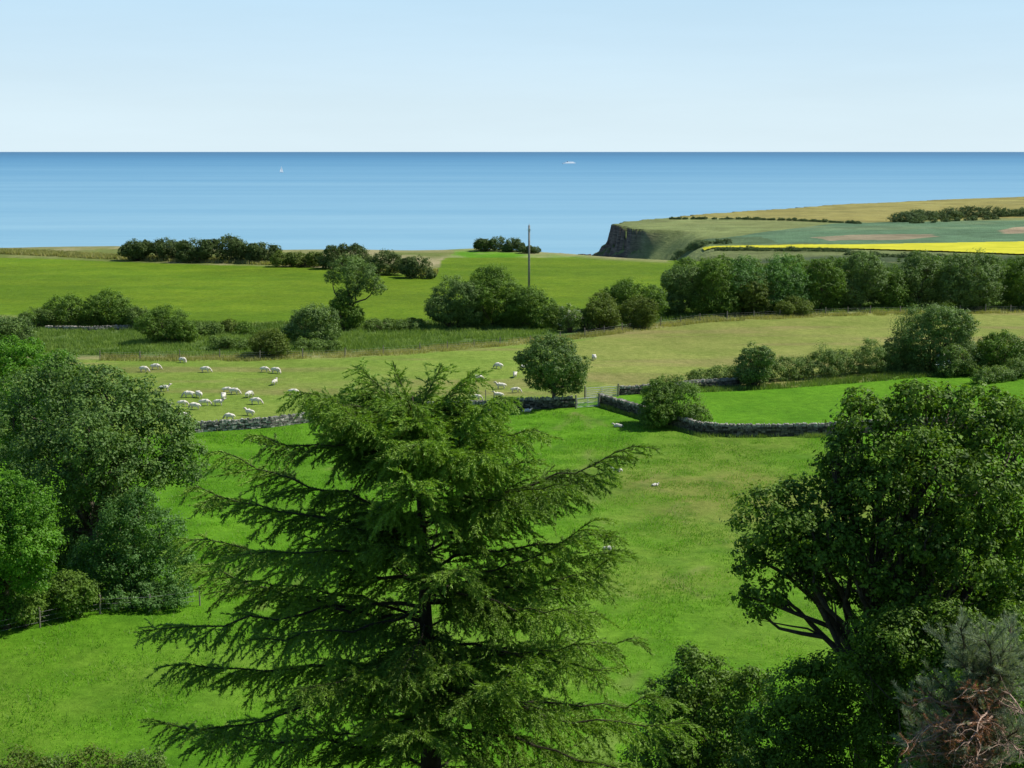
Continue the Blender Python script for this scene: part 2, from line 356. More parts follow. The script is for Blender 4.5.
# ------------------------------------------------------------------ foliage generator
def unit(v): return v/(np.linalg.norm(v, axis=-1, keepdims=True)+1e-9)
def leaves(Pn, Nn, size, tint, aspect=.62, fold=.15):
    n = len(Pn); Nn = unit(Nn); t = unit(np.cross(Nn, rng.normal(size=(n, 3)))); b_ = np.cross(Nn, t)
    s = (size*rng.uniform(.65, 1.35, n))[:, None]*.5
    V = np.stack([Pn-t*s, Pn+b_*s*aspect+Nn*s*fold, Pn+t*s, Pn-b_*s*aspect+Nn*s*fold], 1)
    i = np.arange(n)[:, None]*4; return V.reshape(-1, 3), np.c_[i, i+1, i+2, i+3], tint
def crown(lobes, leaf, dens=1.0, clump=.24, inner=.3, up=.5, droop=0, floor=None, cmin=.25, cmax=1.3, drop_p=.05):
    """lobes: rows cx cy cz rx ry rz. Leaf clumps over the lobes' skins, some inside."""
    L = np.asarray(lobes, float); PP = []; NN = []; TT = []
    for i, l in enumerate(L):
        c0, r = l[:3], l[3:]; rm = (r[0]*r[1]*r[2])**(1/3)
        rc = float(np.clip(rm*clump, cmin, cmax))
        area = 4*math.pi*rm*rm; nc = max(12, int(area/(math.pi*rc*rc)*2.5))
        d = unit(rng.normal(size=(nc, 3))); rad = rng.uniform(.80, 1.08, nc)
        k = rng.random(nc) < inner; rad[k] = rng.uniform(.3, .8, k.sum())
        cc = c0+d*rad[:, None]*r
        keep = rng.random(nc) > drop_p
        for j, q in enumerate(L):
            if j != i:
                e = np.linalg.norm((cc-q[:3])/q[3:], axis=1); keep &= e > .68
        if floor is not None: keep &= cc[:, 2] > floor
        cc = cc[keep]; d = d[keep]
        if not len(cc): continue
        nl = max(8, int(dens*5.6*(rc/leaf)**2))
        ct = rng.uniform(0, .5, len(cc)); rcs = rc*rng.uniform(.6, 1.25, len(cc))
        off = rng.normal(size=(len(cc), nl, 3)); on = unit(off); 
        rr = np.abs(rng.normal(.75, .28, (len(cc), nl, 1)))
        p = cc[:, None]+on*rr*rcs[:, None, None]*np.array([1, 1, .72])
        nn = on*.9+d[:, None]*.5+np.array([0, 0, up])+rng.normal(0, .45, p.shape)
        tt = ct[:, None]+rng.uniform(0, .5, (len(cc), nl))+.12*on[..., 2]  # tint rises towards each clump's top, painting in light from above
        if droop: p[..., 2] -= droop*rng.random((len(cc), nl))**2*rcs[:, None]
        PP.append(p.reshape(-1, 3)); NN.append(nn.reshape(-1, 3)); TT.append(tt.ravel())
    PP = np.vstack(PP); NN = np.vstack(NN); TT = np.concatenate(TT)
    if floor is not None:
        PP[:, 2] = np.maximum(PP[:, 2], floor-.2)
    return leaves(PP, NN, leaf, TT)
def limb(mb, a, b, r0, r1, n=6, wig=.06, sag=0):
    a = np.array(a, float); b = np.array(b, float); L = np.linalg.norm(b-a); t = np.linspace(0, 1, n)[:, None]
    p = a+(b-a)*t; w = sum(np.sin(math.pi*t*q)*rng.normal(0, L*wig*1.3/q, 3) for q in ((1, 2, 3) if n > 5 else (1,))); p = p+w
    p[:, 2] += (np.sin(t*math.pi)*sag*L)[:, 0]
    mb.tube(p, np.linspace(r0, r1, n), 6); return p
def make_tree(name, label, cat, base, lobes, mat, leaf, r=.25, split=.3, group=None, trunk=True, bark=None, twigs=2, bloom=0, lean=(0, 0), **kw):
    """base: x, y of the foot. lobes world-space rows."""
    bz = g(base[0], base[1]); B = np.array([base[0], base[1], bz]); L = np.asarray(lobes, float).copy(); L[:, :3] -= B
    t = thing(name, label, cat, B, 0, group)
    kw.setdefault('floor', .15)
    V, Fc, T = crown(L, leaf, **kw)
    link('crown' if trunk else 'foliage', mesh_np('leaf_mass', V, Fc, T), mat, t)
    mb = MB(); top = (L[:, 2].max()); cx = L[:, 0].mean(); cy = L[:, 1].mean()
    sp_ = np.array([cx*.35+lean[0], cy*.35+lean[1], max(.5, top*split)])
    if trunk:
        tp = limb(mb, (0, 0, -.3), sp_, r, r*.75, 6, .03)
        for l in L:
            e = l[:3]+np.array([0, 0, -.1*l[5]])
            p = limb(mb, sp_, e, r*.55, r*.13, 7, .05, .05)
            for q in range(twigs):
                k = random.randint(3, 6); dd = unit(rng.normal(size=3)+np.array([0, 0, .4]))
                p2 = limb(mb, p[k], l[:3]+dd*l[3:]*.85, r*.16, r*.03, 6, .06)
                for _ in range(2):
                    limb(mb, p2[3], l[:3]+unit(dd+rng.normal(0, .5, 3))*l[3:]*.95, r*.07, r*.02, 4, .05)
    else:
        for l in ([] if cat == 'hedge' else L):
            for q in range(3): limb(mb, (l[0]*.2+rng.normal(0, .1), l[1]*.2+rng.normal(0, .1), -.2), l[:3]+unit(rng.normal(size=3))*l[3:]*.6, .07, .02, 5, .06)
    if mb.V: mb.build('trunk' if trunk else 'stems', bark or BARK, t, smooth=True)
    if bloom:
        n = bloom; li = rng.integers(0, len(L), n); d = unit(rng.normal(size=(n, 3))+np.array([0, -.6, .6])); c0 = L[li, :3]+d*L[li, 3:]*1.03
        Pn = (c0[:, None]+rng.normal(0, .16, (n, 14, 3))).reshape(-1, 3)
        V, Fc, T = leaves(Pn, rng.normal(size=Pn.shape)+np.array([0, -.4, 1.]), .16, rng.random(len(Pn)))
        link('blossom', mesh_np('blossom', V, Fc, T), WHITEBLOOM, t)
    return t
def auto_lobes(x0, x1, vt, vb, n=6, depth=.8, shape=1.0, d=None, flat=0):
    """bush filling pixel box; returns (base xy, lobes)"""
    mid = (x0+x1)/2
    if d is None: p = pt(mid, vb); D = p[1]
    else: D = d
    k = mpp(D); W = (x1-x0)*k; H = (vb-vt)*k*1.0; dy = W*depth if W < 14 else 7
    dy = min(dy, 8); cx = (mid-512)*k*1.0; cx = pt(mid, vb)[0]*(D/pt(mid, vb)[1]); cy = D+dy*.42
    gz = g(cx, cy); lob = []
    # a core lobe plus lumps
    m_ = max(1, int(round(W/(H*1.3))))
    for i in range(m_):
        fx = (i+.5)/m_-.5; hw = W/m_*.5*(1.15 if m_ > 1 else .84)
        hf = random.uniform(.78, 1.0) if m_ > 1 else 1
        lob.append([cx+fx*W*.93, cy, gz+H*.46*hf, hw*.9, dy*.42, H*.49*hf])
    for i in range(n):
        fx = random.uniform(-.5, .5)*.86; e = math.sqrt(max(0.05, 1-(2*fx)**2*shape)); fz = random.uniform(.25, .80)*e if not flat else random.uniform(.3, .78)
        rr = random.uniform(.16, .26)*min(H, W)*1.1
        xo = fx*W; lim = max(.1*W, W*.5-rr*1.05); xo = max(-lim, min(lim, xo))
        lob.append([cx+xo, cy+random.uniform(-.4, .3)*dy, gz+max(rr*.6, fz*H), rr*1.15, rr*1.1, rr*.9])
    return (cx, cy), np.array(lob)
# ------------------------------------------------------------------ mid-distance and far vegetation
def bush(label, x0, x1, vt, vb, mat='thorn', leaf=.22, n=7, name='bush', cat='bush', group=None, trunk=False, **kw):
    al = {k: kw.pop(k) for k in ('depth', 'shape', 'd', 'flat') if k in kw}
    b_, l_ = auto_lobes(x0, x1, vt, vb, n, **al)
    return make_tree(name, label, cat, b_, l_, FOL[mat], leaf, trunk=trunk, group=group, **kw)
# cliff-top scrub
G1 = 'dark scrub bushes along the cliff top'
for lab, a in (
 ('dark scrub clump at the far left end of the cliff-top thicket', (117, 150, 239, 261)),
 ('dark low scrub clump, second from the left in the cliff-top thicket', (143, 182, 238.5, 261.5)),
 ('dark scrub clump in the middle of the long cliff-top thicket', (172, 212, 239.5, 263)),
 ('tallest dark scrub clump, towards the right of the long cliff-top thicket', (205, 252, 236.5, 263)),
 ('dark scrub clump tapering off at the right end of the cliff-top thicket', (240, 280, 243, 264)),
 ):
    bush(lab, *a, mat='cliffscrub', leaf=.36, n=14, name='scrub_bush', group=G1, flat=1)
bush('low olive scrub bank trailing right of the cliff-top thicket', 268, 322, 252, 268, 'olive', .34, 9, 'scrub_bush', flat=1, group=G1)
bush('rounded dark bush on the cliff top right of the long thicket', 316, 368, 244, 270, 'cliffscrub', .34, 8, 'scrub_bush', group=G1)
bush('dark low bush trailing down the field edge right of the rounded cliff-top bush', 362, 408, 251, 276, 'cliffscrub', .34, 8, 'scrub_bush', group=G1)
bush('last dark low bush at the right end of the field-edge scrub', 398, 436, 256, 279, 'cliffscrub', .34, 7, 'scrub_bush', group=G1)
bush('dark wind-shaped bush alone on the skyline left of the pole', 473, 506, 236, 251.5, 'cliffscrub', .36, 7, 'scrub_bush', group=G1)
bush('small dark bush on the skyline just left of the pole top', 502, 526, 237.5, 252, 'cliffscrub', .36, 6, 'scrub_bush', group=G1)
bush('lowest bush on the skyline just right of the pole', 518, 541, 245, 253.5, 'cliffscrub', .34, 5, 'scrub_bush', group=G1)
# hedge bushes, left and centre
G2 = 'hedgerow bushes below the green crop field'
bush('spreading dark hawthorn at the far left of the field hedge', 34, 90, 295, 329, 'thorn', .24, 9, group=G2)
bush('rounded hawthorn with a peaked top, second in the left field hedge', 78, 132, 290, 329, 'thorn', .24, 9, group=G2)
bush('dense dark green bush right of the left hedge clump', 134, 193, 306, 345, 'thorn', .20, 9, group=G2, up=1.0)
bush('low brownish shrub by itself at the crop field edge', 219, 238, 318, 334, 'olive', .2, 4, group=G2)
bush('small dark shrub right of the low brownish shrub', 234, 254, 321, 336, 'thorn', .2, 4, group=G2)
bush('dark rounded bush at the top of the sheep field', 243, 291, 329, 359, 'olive', .2, 8, group=G2)
bush('light green leafy bush beside the gnarled airy tree', 280, 341, 303, 346, 'grey', .22, 9, group=G2)
bush('bushy dark undergrowth at the foot of the airy tree', 328, 362, 290, 332, 'thorn', .22, 7, group=G2)
bush('big pale green bush forming the left half of the large central clump', 426, 482, 273, 329, 'grey', .22, 12, group=G2)
bush('tall dark bush forming the middle of the large central clump', 465, 527, 265, 329, 'thorn', .22, 13, group=G2)
bush('medium bush forming the right side of the large central clump', 503, 556, 284, 330, 'thorn', .22, 10, group=G2)
bush('pale low shrub right of the large central clump', 546, 572, 306, 330, 'bramble', .2, 6, group=G2)
bush('elder bush with white blossom between the central clump and the right hedge', 556, 583, 304, 333, 'bramble', .2, 6, group=G2, bloom=34)
bush('olive green bush at the left end of the right hedge', 582, 620, 290, 331, 'olive', .22, 8, group=G2)
bush('yellowish green dense bush in the right hedge behind the hay field', 612, 664, 296, 329, 'olive', .2, 9, group=G2)
bush('darker bush rising behind the olive ones at the left of the right hedge', 600, 668, 279, 322, 'thorn', .24, 9, group=G2)
for lab, a in (('low straggly scrub at the left foot of the far left hawthorn', (12, 52, 309, 330)), ('low scrub joining the peaked hawthorn and the dense dark bush', (118, 152, 307, 330)),
 ('knee-high scrub right of the dense dark green bush', (186, 222, 322, 338)), ('low weedy scrub left of the rounded bush above the sheep', (205, 248, 336, 352)), ('low leafy growth between the airy tree and the central clump', (362, 425, 318, 331)),
 ('patch of nettles below the light green leafy bush', (292, 340, 340, 353)), ('dark low growth between the elder bush and the right hedge', (572, 604, 308, 331))):
    bush(lab, *a, mat='bramble', leaf=.2, n=8, group=G2, flat=1)
# airy gnarled tree
D = pt(345, 330)[1]
def lob(px, v, r, D, dz=0, sy=.9, sz=.85):
    p = pd(px, v, D+dz); k = mpp(D+dz); return [p[0], p[1], p[2], r*k, r*k*sy, r*k*sz]
make_tree('airy_tree', 'gnarled open-crowned tree with bare bent trunk in the field hedge', 'tree', pt(347, 329)[:2],
  [lob(348, 270, 17, D), lob(333, 276, 9, D), lob(366, 274, 13, D), lob(375, 286, 11, D, 1), lob(356, 288, 10, D, -1), lob(345, 297, 11, D)], FOL['grey'], .2, r=.35, split=.35, dens=.9, drop_p=.2, clump=.3)
# right hedge trees
G3 = 'trees of the long hedge above the hay field'
for lab, a in (
 ('pale green tree at the left end of the long tree hedge', (662, 706, 262, 316, 'grey')),
 ('dark tree second from the left of the long tree hedge', (690, 740, 257, 317, 'thorn')),
 ('light green tree in the long hedge, left of its middle', (722, 768, 252, 315, 'ash')),
 ('low olive tree in the long hedge in front of the light green one', (735, 775, 272, 316, 'olive')),
 ('mid green tree with broad crown in the middle of the long hedge', (757, 812, 252, 314, 'ash')),
 ('bright green slender tree left of the dark round one in the long hedge', (800, 846, 257, 312, 'thorn')),
 ('dark round crowned tree, most upright in the long hedge', (836, 892, 252, 310, 'grey')),
 ('dark green bush filling the dip in the long hedge', (878, 916, 270, 310, 'thorn')),
 ('grey green broad tree in the long hedge, second from the right', (898, 954, 253, 309, 'grey')),
 ('dense dark tree near the right end of the long hedge', (944, 1016, 250, 311, 'grey')),
 ('tree cut by the right edge of the picture at the end of the long hedge', (1006, 1060, 256, 310, 'thorn'))):
    bush(lab, *a[:4], mat=a[4], leaf=.26, n=12, name='hedgerow_tree', cat='tree', group=G3, trunk=True, r=.22, split=.2)
bush('small dark bush in front of the long hedge at the hay field edge', 776, 816, 298, 317, 'olive', .2, 6, group=G3)
# hedge behind them, darker low line that fills the gaps
bush('low dense thicket running behind the long tree hedge', 655, 1060, 262, 306, 'thorn', .32, 46, 'hedge', 'hedge', flat=1, d=268)
# mid field bushes
bush('round-headed hawthorn standing at the left end of the bramble hedge', 737, 775, 341, 389, 'grey', .18, 9, name='hawthorn')
bush('large dark round bush above the bramble hedge on the right', 889, 986, 303, 374, 'grey', .2, 17, name='large_bush', shape=1.1)
bush('elder bush with white flower heads at the foot of the large dark bush', 938, 980, 346, 378, 'bramble', .18, 8, name='elder_bush', bloom=16)
bush('dark bush at the right picture edge beside the large dark bush', 980, 1040, 332, 376, 'thorn', .2, 10)
bush('dark rounded bush leaning over the curved stone wall', 641, 716, 378, 430, 'thorn', .17, 12, up=.8)
# bramble hedge
bl = []
for px, v, rr in [(700+i*9.5, 382-i*.55-(1 if i > 14 else 0), random.uniform(.7, 1.25)) for i in range(24)]:
    p = pt(px, v+4); z0 = g(p[0], p[1]); h = rr*(1.25+.9*sstep((px-740)/120.)*(1.0 if px < 890 else .6)); bl.append([p[0], p[1]+1.0, z0+h*.7, 1.5, 1.4, h])
make_tree('bramble_hedge', 'unkempt low bramble hedge between the hay field and the bright green strip', 'hedge', pt(800, 384)[:2], bl, FOL['bramble'], .17, trunk=False, clump=.35, up=.8)
bl = []
for px, v in [(985+i*8, 381-i*1.2) for i in range(8)]:
    p = pt(px, v+4); z0 = g(p[0], p[1]); h = random.uniform(.9, 1.6); bl.append([p[0], p[1]+1, z0+h*.7, 1.3, 1.3, h])
make_tree('bramble_hedge', 'tangled bramble and stone bank running off at the right picture edge', 'hedge', pt(1005, 382)[:2], bl, FOL['bramble'], .17, trunk=False, clump=.35, up=.8)
# field sycamore by the gate
D = pt(553, 406)[1]
make_tree('sycamore', 'round dark sycamore on a short trunk beside the field gate', 'tree', pt(553, 407)[:2],
  [lob(550, 356, 24, D), lob(531, 362, 15, D, -.5), lob(570, 364, 18, D), lob(545, 344, 14, D), lob(562, 348, 14, D, .6), lob(557, 378, 19, D, .3), lob(538, 378, 13, D), lob(577, 376, 11, D, 1), lob(521, 357, 8, D, .2), lob(575, 386, 9, D, 1), lob(552, 362, 22, D, -1.7)],
  FOL['grey'], .19, r=.28, split=.28, cmax=.75, dens=1.1)
# left foreground trees
D = 92
make_tree('willow', 'big grey green willow towering on the left side of the lower field', 'tree', (pd(95, 600, D)[0], D),
  [lob(95, 420, 55, D, 0), lob(55, 410, 48, D, 3), lob(62, 372, 22, D, 3), lob(100, 385, 26, D, 2), lob(135, 400, 30, D), lob(150, 440, 40, D, -1), lob(185, 462, 26, D, -1), lob(60, 470, 50, D, -2), lob(120, 470, 45, D, -3), lob(170, 425, 26, D, 0), lob(30, 395, 32, D, 3), lob(25, 440, 40, D, 1), lob(45, 530, 45, D, 1), lob(110, 540, 45, D, 1), lob(20, 560, 40, D, 2), lob(80, 600, 30, D, 2), lob(88, 440, 30, D, -5)],
  FOL['willow'], .21, r=.5, split=.2, cmax=.9, cmin=.5, droop=.6, inner=.15, dens=.9)
D = 86
make_tree('ash_tree', 'soft green young ash in front of the willow at the field edge', 'tree', (pd(132, 612, D)[0], D),
  [lob(130, 520, 32, D), lob(105, 545, 26, D, -.4), lob(160, 530, 26, D), lob(125, 560, 36, D, -.6), lob(165, 570, 28, D), lob(98, 580, 24, D), lob(140, 590, 26, D, -.5), lob(85, 560, 18, D, .5), lob(182, 560, 14, D, .6), lob(140, 500, 16, D)],
  FOL['ash'], .15, r=.2, split=.15, cmax=.7, dens=.9)
D = 80
make_tree('broadleaf_tree', 'dense vivid green round tree cut by the left picture edge', 'tree', (pd(8, 640, D)[0], D),
  [lob(10, 520, 42, D), lob(30, 505, 26, D, -1), lob(42, 540, 22, D, -1), lob(-15, 560, 45, D), lob(30, 570, 26, D, -.6), lob(5, 490, 24, D, -.5), lob(-10, 600, 36, D, .6), lob(20, 545, 34, D, -2), lob(-40, 520, 50, D)],
  FOL['bright'], .15, r=.3, split=.3, cmax=.7, up=.9)
D = 128
make_tree('broadleaf_tree', 'bright green tree behind the willow at the upper left edge', 'tree', (pd(25, 480, D)[0], D),
  [lob(20, 365, 24, D), lob(0, 355, 24, D, 2), lob(45, 372, 20, D, -1), lob(60, 362, 14, D, 1), lob(10, 395, 32, D, -2), lob(50, 400, 30, D, 0), lob(-25, 370, 28, D), lob(80, 375, 12, D, 1), lob(30, 430, 34, D, 1), lob(30, 350, 14, D, 2)],
  FOL['bright'], .2, r=.3, split=.3, cmax=.8)
bush('pale scrubby bush behind the upper left bright tree', -30, 36, 318, 352, 'grey', .22, 9, flat=1)
D = 84
for lab, a in (('shaded undergrowth bush at the foot of the willow trunk', (30, 100, 575, 622)), ('low green shrub by the fence under the young ash', (95, 190, 585, 614)), ('dark shrub under the vivid green tree at the left edge', (-20, 45, 590, 632))):
    bush(lab, *a, mat='thorn' if 'dark' in lab or 'shaded' in lab else 'ash', leaf=.15, n=9, cmax=.6)
# ------------------------------------------------------------------ foreground sycamore and shrubs (right)
D = 42
fs = make_tree('oak_tree', 'large dark glossy-leaved tree with forked limbs filling the right side', 'tree', (pd(868, 760, D)[0], D),
  [lob(775, 520, 44, D, -.3), lob(748, 560, 20, D), lob(815, 560, 34, D, -.8), lob(800, 500, 30, D, .4), lob(840, 520, 36, D, -.2), lob(745, 595, 14, D, .2), lob(772, 592, 18, D, -.3), lob(842, 455, 26, D, .2),
   lob(880, 440, 42, D, .4), lob(925, 430, 44, D, .8), lob(970, 420, 40, D, .8), lob(1010, 450, 48, D, 0), lob(905, 410, 24, D, 1), lob(950, 405, 22, D, 1), lob(1000, 412, 24, D, 1.2), lob(930, 470, 44, D, -1.2), lob(885, 485, 34, D, -1),
   lob(980, 490, 42, D, -1.5), lob(1020, 520, 40, D, -.6), lob(955, 535, 34, D, -1.2), lob(1000, 570, 36, D, -.5), lob(915, 580, 24, D, .7), lob(860, 405, 20, D, 1), lob(940, 610, 34, D, .2), lob(1040, 430, 40, D), lob(890, 550, 22, D, 1.2), lob(855, 480, 34, D, .6), lob(905, 520, 26, D, 1.4), lob(940, 500, 40, D, 1), lob(865, 425, 30, D, .3), lob(975, 406, 28, D, .6), lob(915, 398, 24, D, .4), lob(960, 580, 38, D, 1), lob(800, 540, 40, D, 1), lob(835, 470, 20, D, .2), lob(1020, 600, 40, D, 1), lob(880, 600, 26, D, .6), lob(910, 620, 30, D, 0), lob(862, 535, 18, D, 1.5), lob(930, 560, 26, D, -.8), lob(880, 575, 22, D, -1.5), lob(905, 595, 28, D, -1.6), lob(925, 540, 28, D, -2), lob(850, 560, 18, D, -1.4), lob(965, 560, 34, D, -2), lob(895, 535, 20, D, -1.6), lob(1000, 620, 36, D, -1), lob(792, 572, 18, D, -.6), lob(818, 588, 15, D, .3), lob(842, 592, 16, D, .8), lob(760, 612, 12, D, .2), lob(838, 545, 26, D, -1), lob(812, 530, 26, D, -1)],
  FOL['syca'], .14, r=.24, split=.42, cmax=.42, cmin=.22, clump=.36, dens=1.0, drop_p=.24, inner=.22, twigs=3)
for lab, D, lobs, mt, lf in (
 ('dark spreading shrub at the bottom between the spruce and the big tree', 44, [(700, 680, 34), (670, 700, 28), (735, 700, 32), (715, 725, 40), (680, 740, 40), (752, 680, 18), (692, 658, 16), (730, 760, 44), (660, 770, 40)], 'thorn', .11),
 ('leafy shrub below the trunk of the big right-hand tree', 40, [(800, 700, 38), (840, 680, 34), (780, 735, 40), (840, 735, 46), (815, 670, 20), (870, 700, 34), (890, 740, 40), (800, 775, 50), (760, 765, 30)], 'syca', .11),
 ('shrubby dark growth in front of the trunk of the big right-hand tree', 39, [(900, 640, 36), (870, 630, 24), (930, 660, 36), (905, 690, 40), (950, 625, 28), (975, 650, 40), (930, 730, 44), (860, 665, 20), (1010, 640, 40)], 'syca', .11)):
    c0 = pd(lobs[3][0], lobs[3][1], D)
    make_tree('shrub', lab, 'shrub', (c0[0], D), [lob(px, v, r_, D, random.uniform(-.6, .6)) for px, v, r_ in lobs], FOL[mt], lf, trunk=True, r=.1, split=.1, cmax=.4, cmin=.2, clump=.38, drop_p=.05)
make_tree('shrub', 'dark shrub behind the half dead pine at the bottom right edge', 'shrub', (pd(1000, 760, 33)[0], 33), [lob(px, v, r_, 33, random.uniform(-.4, .4)) for px, v, r_ in ((960, 740, 44), (1010, 720, 46), (985, 690, 36), (1035, 760, 50), (940, 775, 40), (1020, 680, 30))], FOL['thorn'], .10, trunk=True, r=.08, split=.1, cmax=.4, cmin=.2, clump=.38)
# bottom-left undergrowth
G5 = 'ragged undergrowth along the bottom left edge'
for lab, px, v, r_, mt in (
 ('thin olive shrub in the bottom left corner', 20, 776, 30, 'olive'), ('bare-stemmed twiggy shrub near the bottom left corner', 58, 768, 26, 'bramble'),
 ('pale leafy shrub left of the spruce foot', 100, 765, 30, 'olive'), ('small shrub under the lowest left spruce branches', 140, 766, 27, 'bramble')):
    D = 46; p = pd(px, v, D)
    make_tree('shrub', lab, 'shrub', (p[0], D), [lob(px+random.uniform(-16, 16), v+random.uniform(-14, 16), r_*random.uniform(.4, .8), D, random.uniform(-.5, .5)) for _ in range(6)], FOL[mt], .10, trunk=True, r=.05, split=.3, cmax=.3, cmin=.15, clump=.4, dens=.6, drop_p=.35, group=G5)
mb = MB()
# ------------------------------------------------------------------ spruce
def needles(TW, nlen, wid, per_m, spread=.9):
    """TW: list of (p0, p1, tint). needles point forward around each twig."""
    A = np.array([t[0] for t in TW]); B_ = np.array([t[1] for t in TW]); T = np.array([t[2] for t in TW])
    L = np.linalg.norm(B_-A, axis=1); cnt = np.maximum(4, (L*per_m).astype(int)); idx = np.repeat(np.arange(len(A)), cnt); n = len(idx)
    u = rng.random(n)[:, None]; dr = unit(B_-A)[idx]; base = A[idx]+(B_-A)[idx]*u
    s = unit(np.cross(dr, rng.normal(size=(n, 3)))); s[:, 2] = np.where(s[:, 2] < -.3, s[:, 2]*.4, s[:, 2]); dd = unit(dr*rng.uniform(.5, 1.1, (n, 1))+s*spread)
    ln = (nlen*rng.uniform(.7, 1.2, n))[:, None]; w = unit(np.cross(dd, rng.normal(size=(n, 3))))*wid*.5
    V = np.stack([base-w, base+w, base+dd*ln], 1).reshape(-1, 3); i = np.arange(n)[:, None]*3
    return V, np.c_[i, i+1, i+2], T[idx]+rng.uniform(0, .3, n)
def spruce():
    D = 27.; k = mpp(D); B_ = np.array([pd(430, 768, D)[0], D, 0]); B_[2] = g(B_[0], D)
    root = thing('spruce_tree', 'large spruce with drooping feathery branches filling the foreground centre', 'tree', B_)
    top = pd(412, 368, D)-B_
    mb = MB(); top[2] -= .45; tp = np.array([[0, 0, -.4], [.05, 0, 2], [.02, .05, 4], [-.02, 0, 6.0], [-.12, 0, top[2]-2.5], [-.22, .0, top[2]-.9], [top[0], 0, top[2]-.1]])
    tz = tp[:, 2]; mb.tube(tp, [.30, .26, .22, .16, .08, .04, .012], 10); mb.build('trunk', SPRUCEBARK, root, smooth=True)
    def tx(z): return np.array([np.interp(z, tz, tp[:, 0]), np.interp(z, tz, tp[:, 1]), z])
    BR = MB(); TW = []
    H = top[2]
    def branch(z0, az, L, rise, tiprise=.15, dens=1.0):
        o = tx(z0); dens = dens*(1.7 if L < 2.3 else 1); n = 12; s = np.linspace(0, 1, n); hx, hy = math.cos(az), math.sin(az); bend = random.uniform(-.3, .3)
        r_ = L*s; zz = rise*L*s-.16*L*s*s*1.2+tiprise*L*s**3+rng.normal(0, .012*L, n)
        pts = np.c_[o[0]+hx*r_-hy*bend*r_*s, o[1]+hy*r_+hx*bend*r_*s, o[2]+zz]; pts[0] = o
        BR.tube(pts, np.linspace(.014+.006*L, .005, n), 5)
        bt = random.uniform(-.12, .22)
        for j in range(3, n-1): TW.append((pts[j], pts[j+1], .15+bt))
        step = .12/dens; m_ = int(L/step); side = 1
        for i in range(m_):
            t = .10+.9*(i+random.random()*.6)/m_
            if t > 1 or random.random() < .10: continue
            f = t*(n-1); a = int(min(f, n-2)); q = pts[a]+(pts[a+1]-pts[a])*(f-a); dr = unit(pts[a+1]-pts[a])
            side = -side; sd = np.array([-dr[1], dr[0], 0])*side
            l2 = (.30+.62*math.sin(min(1, (1-t)*1.25+.12)*math.pi*.5))*min(1.15, .28*L+.48)*random.uniform(.55, 1.2)
            if t > .96: sd = sd*.2
            dv = unit(dr*random.uniform(.5, .95)+sd*random.uniform(.55, .95)+np.array([0, 0, random.uniform(-.35, .12)]))
            nn = 5; ss = np.linspace(0, 1, nn)[:, None]; sec = q+dv*l2*ss+np.array([0, 0, -1.])*l2*random.uniform(.05, .50)*ss**2
            BR.tube(sec[[0, 2, 4]], [.008, .006, .003], 3)
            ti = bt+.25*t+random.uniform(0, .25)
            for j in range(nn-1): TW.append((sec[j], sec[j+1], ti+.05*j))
            m3 = int(l2/.088)
            for j in range(m3):
                tt = .12+.86*j/m3; ff = tt*(nn-1); aa = int(min(ff, nn-2)); q3 = sec[aa]+(sec[aa+1]-sec[aa])*(ff-aa); d2 = unit(sec[aa+1]-sec[aa])
                s3 = unit(np.cross(d2, [0, 0, 1.]))*(1 if j % 2 else -1)
                d3 = unit(d2*random.uniform(.6, 1.1)+s3*random.uniform(.3, .75)+np.array([0, 0, random.uniform(-.95, .2)])); l3 = random.uniform(.16, .46)*(1.25-.6*tt)
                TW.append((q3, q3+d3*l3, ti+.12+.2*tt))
    def to(px, v, z0off, dy=0, tiprise=.15, dens=1.1):
        """named outer branch reaching a place out in the tree's spread"""
        z0off += random.uniform(.15, .6); e = pd(px, v, D+dy)-B_; z0 = min(e[2]-z0off, H-.6); o = tx(z0); dx = e[0]-o[0]; dyy = e[1]-o[1]; L = math.hypot(dx, dyy)
        branch(z0, math.atan2(dyy, dx), L, z0off/L+.19-tiprise, tiprise, dens)
    # outer branches that give the crown its shape
    for a in ((300, 388, .3, -.5), (318, 372, .2, .4), (262, 438, .1, -.8), (216, 455, .9, .3), (195, 495, .5, -.8), (180, 540, .3, .5), (150, 615, -.1, -.6), (160, 580, .1, 1), (168, 665, -.1, -.6), (150, 735, -.2, .4), (190, 710, -.1, -2),
              (505, 392, .4, -.3), (500, 410, .1, .8), (530, 432, .2, -1), (634, 445, 1.3, .2), (600, 470, .8, 1.2), (575, 478, .3, -1), (612, 560, .2, -.4), (618, 590, -.1, .5), (590, 520, .3, 1.3), (600, 610, -.5, -1.2), (690, 715, -.9, .2), (660, 690, -.6, 1.2), (670, 755, -.5, -.8), (640, 650, -.5, .8),
              (360, 362, .5, .4), (395, 358, .6, -.2), (440, 362, .5, .5), (470, 372, .5, -.4), (340, 410, .2, -1.5), (490, 450, .1, -1.8), (250, 560, -.1, -2.2), (560, 620, -.5, -2.4), (270, 650, -.4, -2.6), (350, 700, -.4, -3.2), (520, 720, -.5, -3)):
        to(*a)
    z = H-.55; i = 0
    while z > H-11.6:
        below = H-z
        Lm = np.interp(below, [0, .4, 1.2, 2.2, 3.5, 5.5, 9], [.8, 1.5, 2.2, 2.7, 3.5, 4.6, 5.2])
        az = i*2.399+random.uniform(-.4, .4); L = Lm*random.uniform(.42, .98)
        rise = np.interp(below, [0, .6, 1.5, 3, 9], [.50, .40, .32, .20, .06])+random.uniform(-.16, .16)
        back = math.sin(az) > .2
        if vnoise(np.array(az % 6.283*.9+3), np.array(z*.9))+random.uniform(-.1, .1) > .42: branch(z, az, L, rise, random.uniform(.02, .40), .7 if back else 1.0)
        z -= random.uniform(.065, .13) if below > .6 else .07; i += 1
